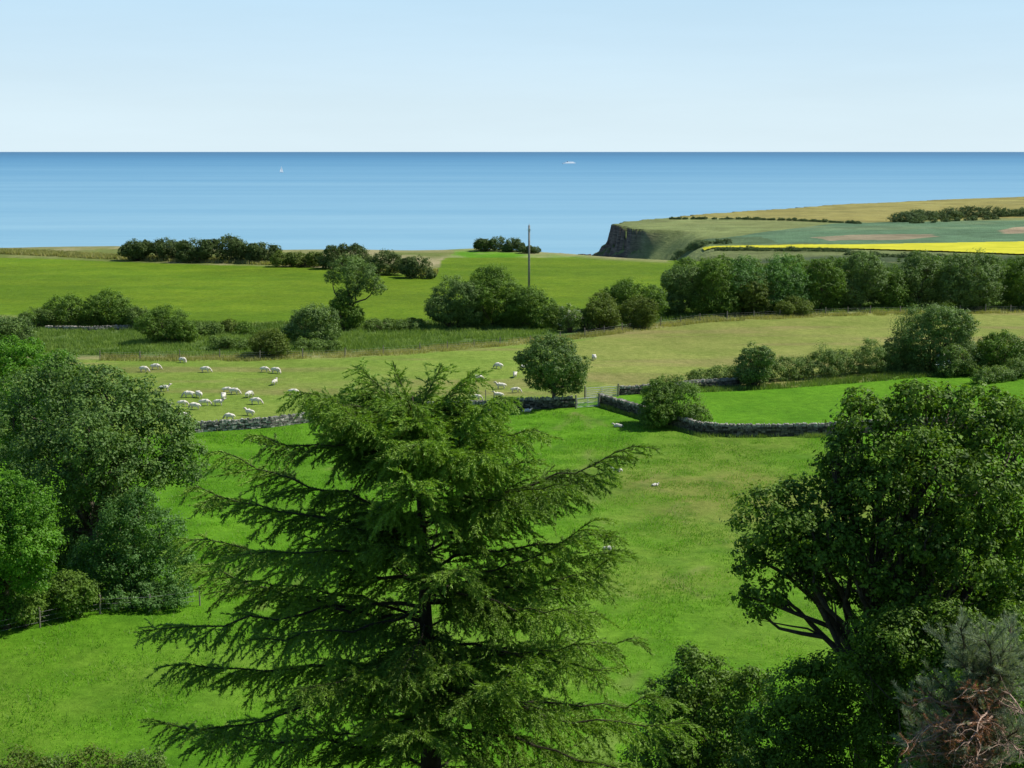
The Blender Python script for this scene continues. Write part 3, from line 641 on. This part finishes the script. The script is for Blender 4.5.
    for q in range(26): branch(H-random.uniform(.3, 1.3), q*2.4, random.uniform(.6, 1.9), random.uniform(.0, .35), .1, 1.3)
    for q in range(26): branch(H-random.uniform(.45, .9), q*2.4+1, random.uniform(.35, 1.15), random.uniform(.25, .8), .0, 1.1)
    BR.build('branches', SPRUCEBARK, root)
    V, Fc, T = needles(TW, .074, .022, 115, .66)
    print('spruce twigs', len(TW), 'needles', len(Fc))
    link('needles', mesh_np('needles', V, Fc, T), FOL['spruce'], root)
spruce()
# ------------------------------------------------------------------ pine (bottom right), half dead
def pine():
    D = 21.; x0 = pd(985, 760, D)[0]; z0 = g(x0, D); B_ = np.array([x0, D, z0])
    root = thing('pine_tree', 'scraggy grey green pine with bare reddish dead branches in the bottom right corner', 'tree', B_)
    mb = MB(); top = pd(1000, 665, D)-B_; tp = limb(mb, (0, 0, -.3), top*.97, .14, .03, 9, .015); mb.build('trunk', DEADBARK, root, smooth=True)
    BR = MB(); DB = MB(); TW = []; DW = []
    ends = [(950, 655), (985, 632), (1010, 625), (925, 690), (905, 700), (1040, 640), (960, 690), (990, 670), (1015, 680), (905, 750), (935, 745), (970, 640), (1030, 700), (945, 640), (1000, 720), (918, 720), (1040, 620), (975, 640), (960, 665), (935, 675), (990, 730), (1010, 760), (950, 765), (925, 765), (1020, 730), (915, 745), (975, 700), (905, 720), (940, 700), (1000, 650), (1025, 660), (985, 640), (958, 628)]
    for i, (px, v) in enumerate(ends):
        e = pd(px+random.uniform(-4, 4), v, D+random.uniform(-1, 1))-B_; z = e[2]-random.uniform(.3, .9); z = min(z, top[2]-.3)
        o = np.array([np.interp(z, tp[:, 2], tp[:, 0]), np.interp(z, tp[:, 2], tp[:, 1]), z]); p = limb(BR, o, e, .03, .008, 8, .02, -.06)
        for j in range(2, 8):
            for s in range(6):
                dd = unit(unit(p[j]-p[max(j-1, 0)])*.6+rng.normal(0, .55, 3)+np.array([0, 0, .45])); l = random.uniform(.18, .42)
                q = p[j]+(p[j-1]-p[j])*random.random(); BR.tube([q, q+dd*l], [.006, .003], 3); TW.append((q+dd*l*.35, q+dd*l, random.uniform(0, .6)))
    for i in range(34):
        px, v = random.uniform(905, 1024), random.uniform(690, 770); e = pd(px, v, D-random.uniform(.4, 1.4))-B_; z = e[2]-random.uniform(-.2, .5); z = min(z, top[2]-.5)
        o = np.array([np.interp(z, tp[:, 2], tp[:, 0]), np.interp(z, tp[:, 2], tp[:, 1]), z]); p = limb(DB, o, e, .028, .006, 8, .045)
        for j in range(2, 8):
            for s in range(3):
                dd = unit(rng.normal(0, 1, 3)+unit(p[j]-o)*.7); l = random.uniform(.12, .4); q = limb(DB, p[j], p[j]+dd*l, .006, .002, 4, .08)
                if px < 985 and random.random() < .85: DW.append((q[1], q[3], random.uniform(0, .6)))
                if random.random() < .12: TW.append((q[1], q[3], random.uniform(0, .6)))
    BR.build('branches', BARK, root); DB.build('dead_branches', DEADBARK, root)
    V, Fc, T = needles(TW, .085, .0065, 420, .8); link('needles', mesh_np('needles', V, Fc, T), FOL['pine'], root)
    V, Fc, T = needles(DW, .05, .006, 240, 1.0); link('dead_needles', mesh_np('dead_needles', V, Fc, T), FOL['dead'], root)
pine()
# ------------------------------------------------------------------ dry stone walls
SUNLIT_PALE = rough_mat('sunlit_pale_stone', (.16, .15, .12), (.55, .52, .44), 2.2, .9, .6); island(SUNLIT_PALE, .2, 1.6)  # lighter copy of the wall stone, sunlight put into its colour; also pale stones
def wall(label, pts, h=1.0, tk=.5, smat=None):
    W = [pt(*p)[:2] for p in pts]; B_ = np.array([*W[len(W)//2], 0]); B_[2] = g(B_[0], B_[1])
    st = MB(); cope = MB(); core = MB()
    for i in range(len(W)-1):
        a, b_ = W[i], W[i+1]; L = np.linalg.norm(b_-a); dr = (b_-a)/L; rz = math.atan2(dr[1], dr[0]); nrm = np.array([-dr[1], dr[0]])
        n = max(1, int(L/1.5))
        for j in range(n):
            c_ = a+dr*(j+.5)*L/n; z = g(*c_); core.box((c_[0]-B_[0], c_[1]-B_[1], z+h*.44-B_[2]-.1), (L/n+.02*(j % 2), tk*.62, h*.88+.2), rz)
        courses = 5; 
        for cidx in range(courses):
            s = random.uniform(-.2, 0); ch = h*.86/courses
            while s < L:
                sl = random.uniform(.26, .62); hh_ = ch*random.uniform(.8, 1.05)
                for sd in (-1, 1):
                    p = a+dr*(s+sl/2)+nrm*sd*(tk*.36*(1-.035*cidx)+random.uniform(-.03, .03)); z = g(*p)
                    st.box((p[0]-B_[0], p[1]-B_[1], z-B_[2]+ch*(cidx+.5)), (sl*.90, .2, hh_*.92), rz, .022, .1)
                s += sl
        s = 0
        while s < L:
            w = random.uniform(.09, .2); p = a+dr*s; z = g(*p); ht = random.uniform(.18, .34)
            cope.box((p[0]-B_[0], p[1]-B_[1], z-B_[2]+h*.86+ht/2-.02), (w, tk*random.uniform(.75, 1), ht), rz, .02, .2); s += w*1.08
    t = thing('dry_stone_wall', label, 'wall', B_)
    st.build('wall_face', smat or SHADED_STONE, t); cope.build('cope_stones', COPE, t); core.build('wall_core', rough_mat('wall_core', (.03, .03, .025), (.08, .07, .06)), t)  # solid dark core added inside to block light through the stone gaps
    return t
wall('long pale sunlit dry stone wall along the near side of the sheep field', [(196, 431.6), (203, 431), (270, 427), (345, 417), (420, 411), (492, 409)], .95, smat=SUNLIT_PALE)
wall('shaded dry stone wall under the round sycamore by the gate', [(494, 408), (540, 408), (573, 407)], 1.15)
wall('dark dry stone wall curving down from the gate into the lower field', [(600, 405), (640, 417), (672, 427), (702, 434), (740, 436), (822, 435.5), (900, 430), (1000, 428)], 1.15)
wall('short grey dry stone wall between the track gate and the bramble hedge', [(620, 395.5), (660, 393), (700, 388), (738, 386)], .9)
bl_w = wall('tumbled stone wall base showing under the left field hedge', [(46, 330), (90, 330.5), (138, 329)], .45, smat=SUNLIT_PALE)
# ------------------------------------------------------------------ gates, fences, pole
def gate(label, a, b_, mesh=False, h=1.15, name='field_gate'):
    A = pt(*a)[:2]; Bq = pt(*b_)[:2]; B_ = np.array([*A, g(*A)]); dr = Bq-A; L = np.linalg.norm(dr); rz = math.atan2(dr[1], dr[0])
    t = thing(name, label, 'gate', B_, rz)
    for x in (-.14, L+.14):
        mb = MB(); mb.tube([(x, 0, -.3), (x, 0, 1.5), (x, 0, 1.53)], [.10, .10, .06], 8); mb.build('post', WOODPOST, t)
    for x in (.02, L-.02, L*.5):
        mb = MB(); mb.tube([(x, -.062 if x == L*.5 else 0, .12), (x, -.062 if x == L*.5 else 0, h+.1)], [.03, .03], 6); mb.build('stile', METAL, t)
    zs = [.15, .33, .52, .74, .98, h+.08] if not mesh else [.15, .6, h+.08]
    for z in zs:
        mb = MB(); mb.tube([(.0, 0, z), (L, 0, z)], [.03, .03], 6); mb.build('bar', METAL, t)
    if mesh:
        mb = MB()
        for i in range(int(L/.1)): mb.tube([(i*.1+.05, .0, .15), (i*.1+.05, .0, h+.05)], [.008, .008], 3)
        for i in range(9): mb.tube([(.02, .0, .2+i*.11), (L-.02, .0, .2+i*.11)], [.008, .008], 3)
        mb.build('mesh_panel', METAL, t)
    mb = MB(); mb.tube([(.1, .036, .2), (L-.1, .036, h)], [.018, .018], 5); mb.build('brace', METAL, t)
gate('galvanised five-bar gate closing the track between two walls', (586, 399), (617, 397))
gate('mesh-filled metal gate set in the wall gap beside the sycamore', (577, 408.5), (598, 407), True, 1.05)
def fence(label, pts, step=3.2, h=1.1, post_h=1.2, rad=.055):
    W = [pt(*p)[:2] for p in pts]; B_ = np.array([*W[0], g(*W[0])]); t = thing('wire_fence', label, 'fence', B_)
    tops = []
    for i in range(len(W)-1):
        L = np.linalg.norm(W[i+1]-W[i]); n = max(1, int(L/step))
        for j in range(n+(i == len(W)-2)): 
            p = W[i]+(W[i+1]-W[i])*j/n; tops.append(np.array([p[0]-B_[0], p[1]-B_[1], g(*p)-B_[2]]))
    for p in tops:
        mb = MB(); r_ = rad*random.uniform(.85, 1.3); q = p+np.array([random.uniform(-.05, .05), 0, post_h*random.uniform(.92, 1.1)])
        mb.tube([p-np.array([0, 0, .2]), q], [r_, r_*.9], 6); mb.build('post', WOODPOST, t)
    mb = MB()
    for z in (.35, .65, .95):
        mb.tube([p+np.array([0, 0, z]) for p in tops], [.006]*len(tops), 3)
    mb.build('wire', WIRE, t)
fence('post and wire fence along the top edge of the hay field below the tree hedge', [(585, 337), (640, 328), (700, 320.5), (780, 317), (870, 313.5), (960, 313), (1060, 311)], 4, rad=.08, post_h=1.3)
fence('post and wire fence between the sheep field and the reedy bank', [(100, 359), (180, 358), (260, 360), (345, 357.5), (420, 352), (500, 346), (560, 341)], 4, rad=.07)
fence('old wire fence under the willow and young ash at the left', [(-10, 640), (40, 628), (100, 614), (150, 612), (200, 606)], 2.2, rad=.06)
fence('short wire fence running beside the round sycamore wall', [(470, 396), (494, 402), (494, 409)], 1.6)
p = pt(529, 291); t = thing('utility_pole', 'tall weathered wooden utility pole rising behind the central bushes', 'pole', (p[0], p[1], g(p[0], p[1])))
hp = 66*mpp(p[1]); mb = MB(); mb.tube([(0, 0, -.4), (0, 0, hp*.5), (0, 0, hp)], [.24, .22, .19], 10); mb.build('shaft', POLE, t, smooth=True)
mb = MB(); mb.tube([(0, 0, hp-.02), (0, 0, hp+.35)], [.09, .05], 8); mb.build('insulator', METAL, t)
mb = MB(); mb.box((0, -.26, hp-.9), (.5, .14, .5)); mb.tube([(0.0, -.28, hp-.4), (0, -.28, hp-3)], [.03, .03], 5); mb.build('bracket', METAL, t)
# ------------------------------------------------------------------ sheep
def skin_body(name, nodes, edges, lump=.02):
    m = bpy.data.meshes.new(name); m.from_pydata([n[:3] for n in nodes], edges, []); o = bpy.data.objects.new(name, m); C.objects.link(o)
    o.modifiers.new('s', 'SKIN'); sv = m.skin_vertices[0].data
    for i, n in enumerate(nodes): sv[i].radius = (n[3], n[4] if len(n) > 4 else n[3]); sv[i].use_root = (i == 0)
    sb = o.modifiers.new('b', 'SUBSURF'); sb.levels = 2; sb.render_levels = 2
    dg = bpy.context.evaluated_depsgraph_get(); me = bpy.data.meshes.new_from_object(o.evaluated_get(dg)); bpy.data.objects.remove(o)
    n = len(me.vertices); co = np.empty(n*3, np.float32); me.vertices.foreach_get('co', co); co = co.reshape(-1, 3)
    fl = (co[:, 2] > .36) & (np.abs(co[:, 0]) < .52)
    co += (fl[:, None]*rng.normal(0, lump, co.shape)*.5).astype(np.float32); me.vertices.foreach_set('co', co.ravel())
    me.polygons.foreach_set('use_smooth', [True]*len(me.polygons)); me.name = name
    a = me.attributes.new('field', 'FLOAT_COLOR', 'POINT'); cc = np.ones((n, 4), np.float32)
    body = (co[:, 2] > .30) & (co[:, 0] < .52); cc[:, :3] = np.where(body[:, None], (.82, .78, .68), (.62, .56, .48)); a.data.foreach_set('color', cc.ravel()); me.update()
    return me
def sheep_nodes(pose, hx=1.0, hy=0.0):
    nd = [(0, 0, .58, .26, .25), (.28, 0, .59, .25, .23), (-.30, 0, .59, .26, .24), (-.50, 0, .60, .16, .15), (.46, 0, .62, .17, .16)]
    ed = [(0, 1), (0, 2), (2, 3), (1, 4)]
    if pose == 'graze': hd = [(.62, hy*.3, .48, .11), (.72, hy*.6, .27, .085), (.78, hy*.8, .14, .075), (.84, hy, .05, .045)]
    elif pose == 'stand': hd = [(.58, hy*.2, .80, .11), (.64, hy*.4, .95, .09), (.76, hy*.8, .93, .075), (.88, hy, .87, .05)]
    else: hd = [(.58, hy*.2, .72, .11), (.64, hy*.4, .84, .09), (.76, hy*.8, .82, .075), (.86, hy, .76, .05)]
    k = len(nd); nd += hd; ed += [(4, k), (k, k+1), (k+1, k+2), (k+2, k+3)]
    # ears
    c = np.array(hd[1][:3])
    for s in (-1, 1): nd.append((c[0], c[1]+s*.17, c[2]+.03, .028)); ed.append((k+1, len(nd)-1))
    nd.append((-.66, 0, .50, .045)); ed.append((3, len(nd)-1)); nd.append((-.68, 0, .36, .035)); ed.append((len(nd)-2, len(nd)-1))
    legs = [(.32, .13, 1), (.32, -.13, 1), (-.36, .13, 2), (-.36, -.13, 2)]
    for i, (x, y, par) in enumerate(legs):
        st = (.09 if i % 2 else -.07)
        a = len(nd); front = par == 1
        nd += [(x, y, .40, .085), (x+(.0 if front else -.05)+st*.5, y, .22, .045), (x+st, y, .02, .038)]; ed += [(par, a), (a, a+1), (a+1, a+2)]
    if pose == 'lie':
        nd2 = []
        for i, n in enumerate(nd):
            if i >= len(nd)-12: n = (n[0]*1.0, n[1]*1.9, max(.05, n[2]*.3), *n[3:])
            else: n = (n[0], n[1], n[2]-.30, *n[3:])
            nd2.append(n)
        nd = nd2
    return nd, ed
m, nt, b, out = newmat('fleece'); at = N(nt, 'ShaderNodeAttribute', attribute_name='field'); tc = N(nt, 'ShaderNodeTexCoord')
n1 = noise(nt, tc.outputs['Object'], 14, 4); nt.links.new(mixc(nt, 1.0, at.outputs['Color'], mixc(nt, n1, (.85, .84, .8), (1.08, 1.08, 1.06)), 'MULTIPLY'), b.inputs['Base Color'])
b.inputs['Roughness'].default_value = .95; bp = N(nt, 'ShaderNodeBump'); bp.inputs['Distance'].default_value = .03; nt.links.new(n1, bp.inputs['Height']); nt.links.new(bp.outputs[0], b.inputs['Normal'])
SM = {}
for key, args in dict(g0=('graze', 1, .1), g1=('graze', 1, -.18), s0=('stand', 1, .15), l0=('lie', 1, .1)).items():
    SM[key] = skin_body('sheep', *sheep_nodes(*args)); SM[key].materials.append(m)
def sheep(px, v, ang, key, label, sc=1.0, grp='sheep grazing in the field beyond the wall'):
    p = pt(px, v); o = link('sheep', SM[key], None, None, (p[0], p[1], g(p[0], p[1])+(.0)), R(ang)); o.scale = (sc, sc, sc*.88); return tag(o, label, 'sheep', grp)
# v is the feet
SH = [
(143.8, 371.5, -20, 'g0', 'white sheep grazing at the far left of the flock, near the willow'),
(155.5, 369.2, -8, 'g0', 'white sheep facing right just behind the leftmost grazing one'),
(182.5, 362.2, -28, 'g1', 'white sheep farthest up the field, close to the reedy bank'),
(205.5, 372.6, -12, 'g0', 'lone white sheep in the upper field, right of the leftmost pair'),
(264.5, 372.4, -18, 'g0', 'left one of two white sheep side by side under the dark hedge bush'),
(275.7, 373.6, -25, 'g1', 'right one of two white sheep side by side under the dark hedge bush'),
(274.7, 384.6, 70, 's0', 'white sheep seen end-on below the pair under the dark hedge bush'),
(164.5, 391.0, 8, 's0', 'white sheep with raised head beside the top edge of the willow'),
(189.0, 397.0, 178, 'g0', 'white sheep at the left of the tight bunch, rump to the bunch'),
(199.0, 397.2, 130, 'g1', 'white sheep turned half away just right of the bunch\'s left animal'),
(227.0, 392.2, 5, 'g0', 'white sheep at the top of the middle bunch'),
(234.5, 394.0, -22, 'g0', 'white sheep grazing downhill overlapping the topmost of the bunch'),
(223.5, 399.5, 95, 'g1', 'white sheep end-on under the topmost sheep of the bunch'),
(249.3, 397.2, 60, 'g0', 'greyish sheep half turned away at the right of the middle bunch'),
(255.7, 404.0, -15, 'g0', 'white sheep grazing right of the bunch above the wall'),
(293.4, 395.2, -14, 'g0', 'white sheep grazing close to the left spruce tip'),
(182.5, 406.0, -4, 'g0', 'white sheep in the lower row, nearest the willow'),
(195.0, 409.3, 165, 'g1', 'white sheep facing left in the lower row of the bunch'),
(204.6, 405.4, -5, 'g0', 'third white sheep of the lower row, facing right'),
(218.6, 405.4, -6, 's0', 'fourth white sheep of the lower row, at its right end'),
(250.0, 414.9, 150, 's0', 'white sheep standing just behind the stone wall, head up'),
(229.8, 419.0, 160, 'g0', 'white sheep partly hidden behind the stone wall'),
(183.0, 419.2, 50, 'g1', 'nearest white sheep at the lower left against the willow'),
(166.0, 407.2, 20, 'l0', 'white sheep lying half hidden by the willow edge'),
(498.7, 369.8, 140, 'g0', 'white sheep heading away left of the round sycamore, farthest up'),
(525.0, 369.0, 0, 'l0', 'white sheep lying half behind the sycamore crown'),
(515.0, 378.2, 85, 'g0', 'white sheep end-on left of the sycamore crown'),
(477.6, 381.5, 4, 'g0', 'lone white sheep grazing farthest left of the sycamore'),
(501.0, 388.5, 176, 's0', 'long white sheep in mid field left of the sycamore'),
(515.5, 392.3, 2, 'g1', 'white sheep grazing just above the shaded wall'),
(498.7, 397.2, 165, 's0', 'white sheep with lifted head at the left end of the shaded wall'),
(476.4, 399.0, -6, 'g0', 'white sheep beside the right edge of the spruce top'),
(594.3, 360.2, 100, 'g0', 'lone white sheep right of the sycamore in the hay field'),
]
for px, v, a, k, lab in SH: sheep(px, v, a, k, lab, random.uniform(.92, 1.1))
G6 = 'sheep in the near lower field'
sheep(527, 411.5, 10, 'l0', 'dark-faced sheep resting below the shaded wall', .8, G6)
sheep(618, 427.5, 170, 'l0', 'white sheep lying below the curved dark wall', .8, G6)
sheep(617, 471, 150, 'l0', 'white sheep lying near the long right spruce tip', .8, G6)
sheep(608, 550, -10, 'l0', 'nearest white sheep lying in the middle of the lower field', .55, G6)
sheep(655, 486, 20, 'l0', 'small white lamb lying alone in the open lower field', .5, G6)
# ------------------------------------------------------------------ boats
p = pt(281.5, 172.5, 0); t = thing('sailing_boat', 'tiny white sailing boat out at sea on the left', 'sailing boat', (p[0], p[1], 0), R(42)); t.scale = (1.25,)*3
n = 9; xs_ = np.linspace(-1, 1, n); Vv = []; 
for x in xs_:
    w = 2.2*math.sqrt(max(0, 1-x**4)) if x < 0 else 2.2*(1-x**2)**.8; Vv += [(x*8, -w, 1.5), (x*8, 0, -.6), (x*8, w, 1.5)]
Fq = [q for i in range(n-1) for q in ((i*3, i*3+3, i*3+4, i*3+1), (i*3+1, i*3+4, i*3+5, i*3+2), (i*3+2, i*3+5, i*3+3, i*3))]
mb = MB(); mb.add(Vv, Fq); mb.build('hull', WHITE, t)
mb = MB(); mb.tube([(0.5, 0, 1), (.5, 0, 26)], [.2, .1], 6); mb.build('mast', METAL, t)
mb = MB(); mb.add([(.3, 0, 3), (-7, .5, 3), (.3, .1, 25.5), (-2.6, .9, 13)], [(0, 1, 3), (0, 3, 2)]); mb.build('mainsail', WHITE, t)
mb = MB(); mb.add([(8, 0, 2), (1.0, .3, 22), (1.0, .8, 3)], [(0, 1, 2)]); mb.build('jib', WHITE, t)
p = pt(569, 163.6, 0); t = thing('ship', 'small white ship far out near the horizon', 'ship', (p[0], p[1], 0), R(38)); t.scale = (1.25, .8, .7)
mb = MB(); a = 50
mb.add([(-a, -8, 0), (a-8, -8, 0), (a-3, 0, 0), (a-8, 8, 0), (-a, 8, 0), (-a, -9, 8), (a, -9, 8), (a+8, 0, 9), (a, 9, 8), (-a, 9, 8)], [(0, 1, 6, 5), (1, 2, 7, 6), (2, 3, 8, 7), (3, 4, 9, 8), (4, 0, 5, 9), (5, 6, 7, 8, 9)]); mb.build('hull', WHITE, t)
mb = MB(); mb.box((5, 0, 12), (70, 14, 8)); mb.box((10, 0, 18), (45, 12, 4)); mb.build('superstructure', WHITE, t)
mb = MB(); mb.tube([(-12, 0, 16), (-13, 0, 26)], [3, 2.5], 10); mb.build('funnel', DARKHULL, t)
# ------------------------------------------------------------------ headland hedges
def far_hedge(label, pts, h, w, step, mat='far', leaf=.9, base=None):
    W = HP(*pts); rows = []
    for i in range(len(W)-1):
        a, b_ = np.array(W[i]), np.array(W[i+1]); L = np.linalg.norm(b_-a); n = max(2, int(L/step))
        for j in range(n):
            q = a+(b_-a)*(j+random.random())/n; hz = float(headland(np.array(q[0]), np.array(q[1]))); hq = h*random.uniform(.5, 1.2)
            rows.append([q[0]+random.uniform(-1, 1), q[1]+random.uniform(-w, w)*.5, hz+hq*.4, w*random.uniform(.8, 1.5), w*.8, hq*.6])
    L_ = np.array(rows); B_ = np.array([*L_[len(L_)//2, :2], float(headland(L_[len(L_)//2, 0], L_[len(L_)//2, 1]))]); L_[:, :3] -= B_
    t = thing('hedge', label, 'hedge', B_); V, Fc, T = crown(L_, leaf, clump=.4, cmin=.8, cmax=2.2); link('foliage', mesh_np('leaf_mass', V, Fc, T), FOL[mat], t)
far_hedge('thin dark hedge line across the upper fields of the headland', [(667, 219.4), (740, 219.5), (800, 221), (862, 224)], 2.6, 2.6, 5)
far_hedge('long scrubby hedge climbing the headland at the right', [(898, 222), (930, 219.5), (965, 217.5), (1000, 217), (1040, 215)], 9, 9, 7, leaf=1.2)
far_hedge('loose second row of scrub in front of the long headland hedge', [(905, 224), (960, 221), (1000, 219)], 4, 4, 14, leaf=1.1)
far_hedge('dark hedge bordering the near edge of the yellow field', [(715, 250.6), (780, 251), (850, 252)], 2.6, 4, 5, leaf=.7)
far_hedge('dark scrub below the right end of the yellow field', [(850, 255), (930, 259.5), (1020, 264)], 3, 4, 6, leaf=.7)
far_hedge('scrub patches on the grassy slope right of the dark cliff', [(655, 246), (668, 244), (690, 244), (705, 246)], 4, 5, 6, leaf=.8)
far_hedge('faint scrubby line below the pale green headland field', [(640, 239), (680, 242), (730, 244)], 3, 4, 8, leaf=.8)
# ------------------------------------------------------------------ grasses (stuff)
def blades(name, label, poly, n, h, w, mat, clumpy=.0, lean=.35, dens=None, reg=None):
    A = np.array(poly); lo = A.min(0); hi = A.max(0); pts = []; tot = 0
    while tot < n:
        q = rng.uniform(lo, hi, (n*2, 2)); k = inpoly(q[:, 0], q[:, 1], poly)
        if clumpy: k &= fbm(q[:, 0]/2.2+50, q[:, 1]/2.2, 3) > clumpy*rng.uniform(.6, 1.3, len(q))
        if dens is not None: k &= rng.random(len(q)) < dens(q)
        pts.append(q[k]); tot += k.sum()
    q = np.vstack(pts)[:n]; z = ground(q[:, 0], q[:, 1]); P0 = np.c_[q, z-.02]
    hh_ = h*rng.uniform(.5, 1.4, n)*(.6+.8*fbm(q[:, 0]/1.5, q[:, 1]/1.5, 3)); a = rng.uniform(0, 6.28, n); W_ = np.c_[np.cos(a), np.sin(a), a*0]*(w*rng.uniform(.6, 1.4, n))[:, None]
    T_ = P0+np.c_[rng.normal(0, lean, n)*hh_, rng.normal(0, lean, n)*hh_, hh_]
    V = np.stack([P0-W_/2, P0+W_/2, T_], 1).reshape(-1, 3); i = np.arange(n)[:, None]*3
    t = np.clip(fbm(q[:, 0]/5, q[:, 1]/5, 3)*.9-.2, 0, 1)+rng.uniform(0, .5, n)
    o = link(name, mesh_np(name, V, np.c_[i, i+1, i+2], t), mat); return tag(o, label, 'grass', kind='stuff')
blades('meadow_grass', 'bright green grass tufts covering the lower field', P((-150, 768), (-60, 470), (110, 440), (345, 420), (595, 409), (700, 438), (1100, 438), (1200, 768)), 230000, .13, .05, FOL['turf'], .50)
blades('reeds', 'tall green reeds and rough grass on the bank above the sheep field', P((-40, 352), (110, 355), (250, 357), (400, 350), (558, 337), (556, 328), (400, 332), (250, 338), (110, 332), (-40, 330)), 70000, .55, .12, FOL['reed'], .42)
blades('dry_grass', 'dry yellowish grass fringing the reedy bank', P((100, 360), (250, 362), (400, 356), (560, 342), (640, 331), (700, 323), (860, 316), (1050, 313), (1050, 310.5), (860, 312), (700, 318), (560, 337), (400, 350), (250, 356), (100, 355)), 30000, .45, .09, FOL['straw'], .4)
blades('rough_grass', 'rough green grass under the hedge bushes', P((-40, 330), (110, 332), (250, 338), (400, 332), (556, 328), (700, 318), (860, 313), (1050, 310), (1050, 303), (700, 306), (560, 318), (400, 321), (250, 324), (110, 322), (-40, 320)), 50000, .6, .15, FOL['bramble'], .38)
blades('bank_grass', 'uncut grass along the foot of the curved wall and bramble hedge', P((600, 408), (640, 420), (700, 437), (825, 438), (825, 435), (700, 433), (640, 416), (600, 404)), 6000, .4, .06, FOL['reed'], .3)
blades('bank_grass', 'coarse grass fringing the bramble hedge beside the green strip', P((640, 396), (790, 389), (900, 380), (1024, 372), (1024, 366), (900, 374), (790, 384), (640, 392)), 12000, .5, .08, FOL['bramble'], .3)
blades('clifftop_grass', 'rough pale grass on the cliff top beyond the crop field', P((-100, 250), (60, 257), (180, 262), (330, 267), (436, 276), (438, 272), (330, 263), (180, 258), (60, 253), (-100, 247)), 40000, .8, .3, FOL['straw'], .35)
blades('rank_grass', 'darker rank grass tufts dotted over the lower field', P((-150, 768), (-60, 470), (110, 440), (345, 420), (595, 409), (700, 438), (1100, 438), (1200, 768)), 34000, .26, .05, FOL['reed'], .62, .5)
blades('undergrowth', 'tangled green growth on the steep slope below the viewpoint', [(-40, 8), (40, 8), (40, 57), (-40, 57)], 60000, .6, .12, FOL['bramble'], .2)
# ------------------------------------------------------------------ light, world, camera
EL, AZ = R(50), R(14)
s = Vector((math.cos(AZ)*math.cos(EL), math.sin(AZ)*math.cos(EL), math.sin(EL)))
ld = bpy.data.lights.new('sun', 'SUN'); ld.energy = 5.3; ld.angle = R(.53); ld.color = (1, .96, .88)
lo = bpy.data.objects.new('sun', ld); C.objects.link(lo); lo.rotation_euler = s.to_track_quat('Z', 'Y').to_euler(); lo.location = (0, 0, 200)
w = bpy.data.worlds.new('World'); S.world = w; w.use_nodes = True; nt = w.node_tree; bg = nt.nodes['Background']
sk = nt.nodes.new('ShaderNodeTexSky'); sk.sky_type = 'NISHITA'; sk.sun_disc = False; sk.sun_elevation = EL; sk.sun_rotation = math.pi/2-AZ
sk.air_density = 1.0; sk.dust_density = .3; sk.ozone_density = 1.5; sk.altitude = 0
tcw = nt.nodes.new('ShaderNodeTexCoord'); sz = N(nt, 'ShaderNodeSeparateXYZ'); nt.links.new(tcw.outputs['Generated'], sz.inputs[0])
rp = nt.nodes.new('ShaderNodeValToRGB'); nt.links.new(sz.outputs[2], rp.inputs[0]); el = rp.color_ramp.elements
el[0].position = 0; el[0].color = (.73, .885, .965, 1); el[1].position = 1; el[1].color = (.05, .12, .28, 1)
for p_, c_ in ((.03, (.69, .86, .955, 1)), (.07, (.61, .815, .96, 1)), (.11, (.54, .775, .955, 1)), (.2, (.25, .43, .66, 1)), (.4, (.08, .17, .36, 1))):
    e = el.new(p_); e.color = c_
nz = noise(nt, scaled(nt, tcw.outputs['Generated'], (3, 3, 26)), 1, 5, .6)
sc_ = N(nt, 'ShaderNodeVectorMath', operation='SCALE'); nt.links.new(rp.outputs[0], sc_.inputs[0]); nt.links.new(mrange(nt, nz, .35, .7, 9.8, 10.25), sc_.inputs[3])
nt.links.new(mixc(nt, .97, sk.outputs[0], sc_.outputs[0]), bg.inputs[0]); bg.inputs[1].default_value = .1
cam = bpy.data.cameras.new('camera'); co = bpy.data.objects.new('camera', cam); C.objects.link(co)
co.location = (0, 0, CAMZ); co.rotation_euler = (math.pi/2-PITCH, 0, 0); cam.sensor_width = 36; cam.lens = 36*F/1024; cam.clip_start = .1; cam.clip_end = 200000
S.camera = co
S.view_settings.view_transform = 'Standard'; S.view_settings.look = 'None'; S.view_settings.exposure = 0
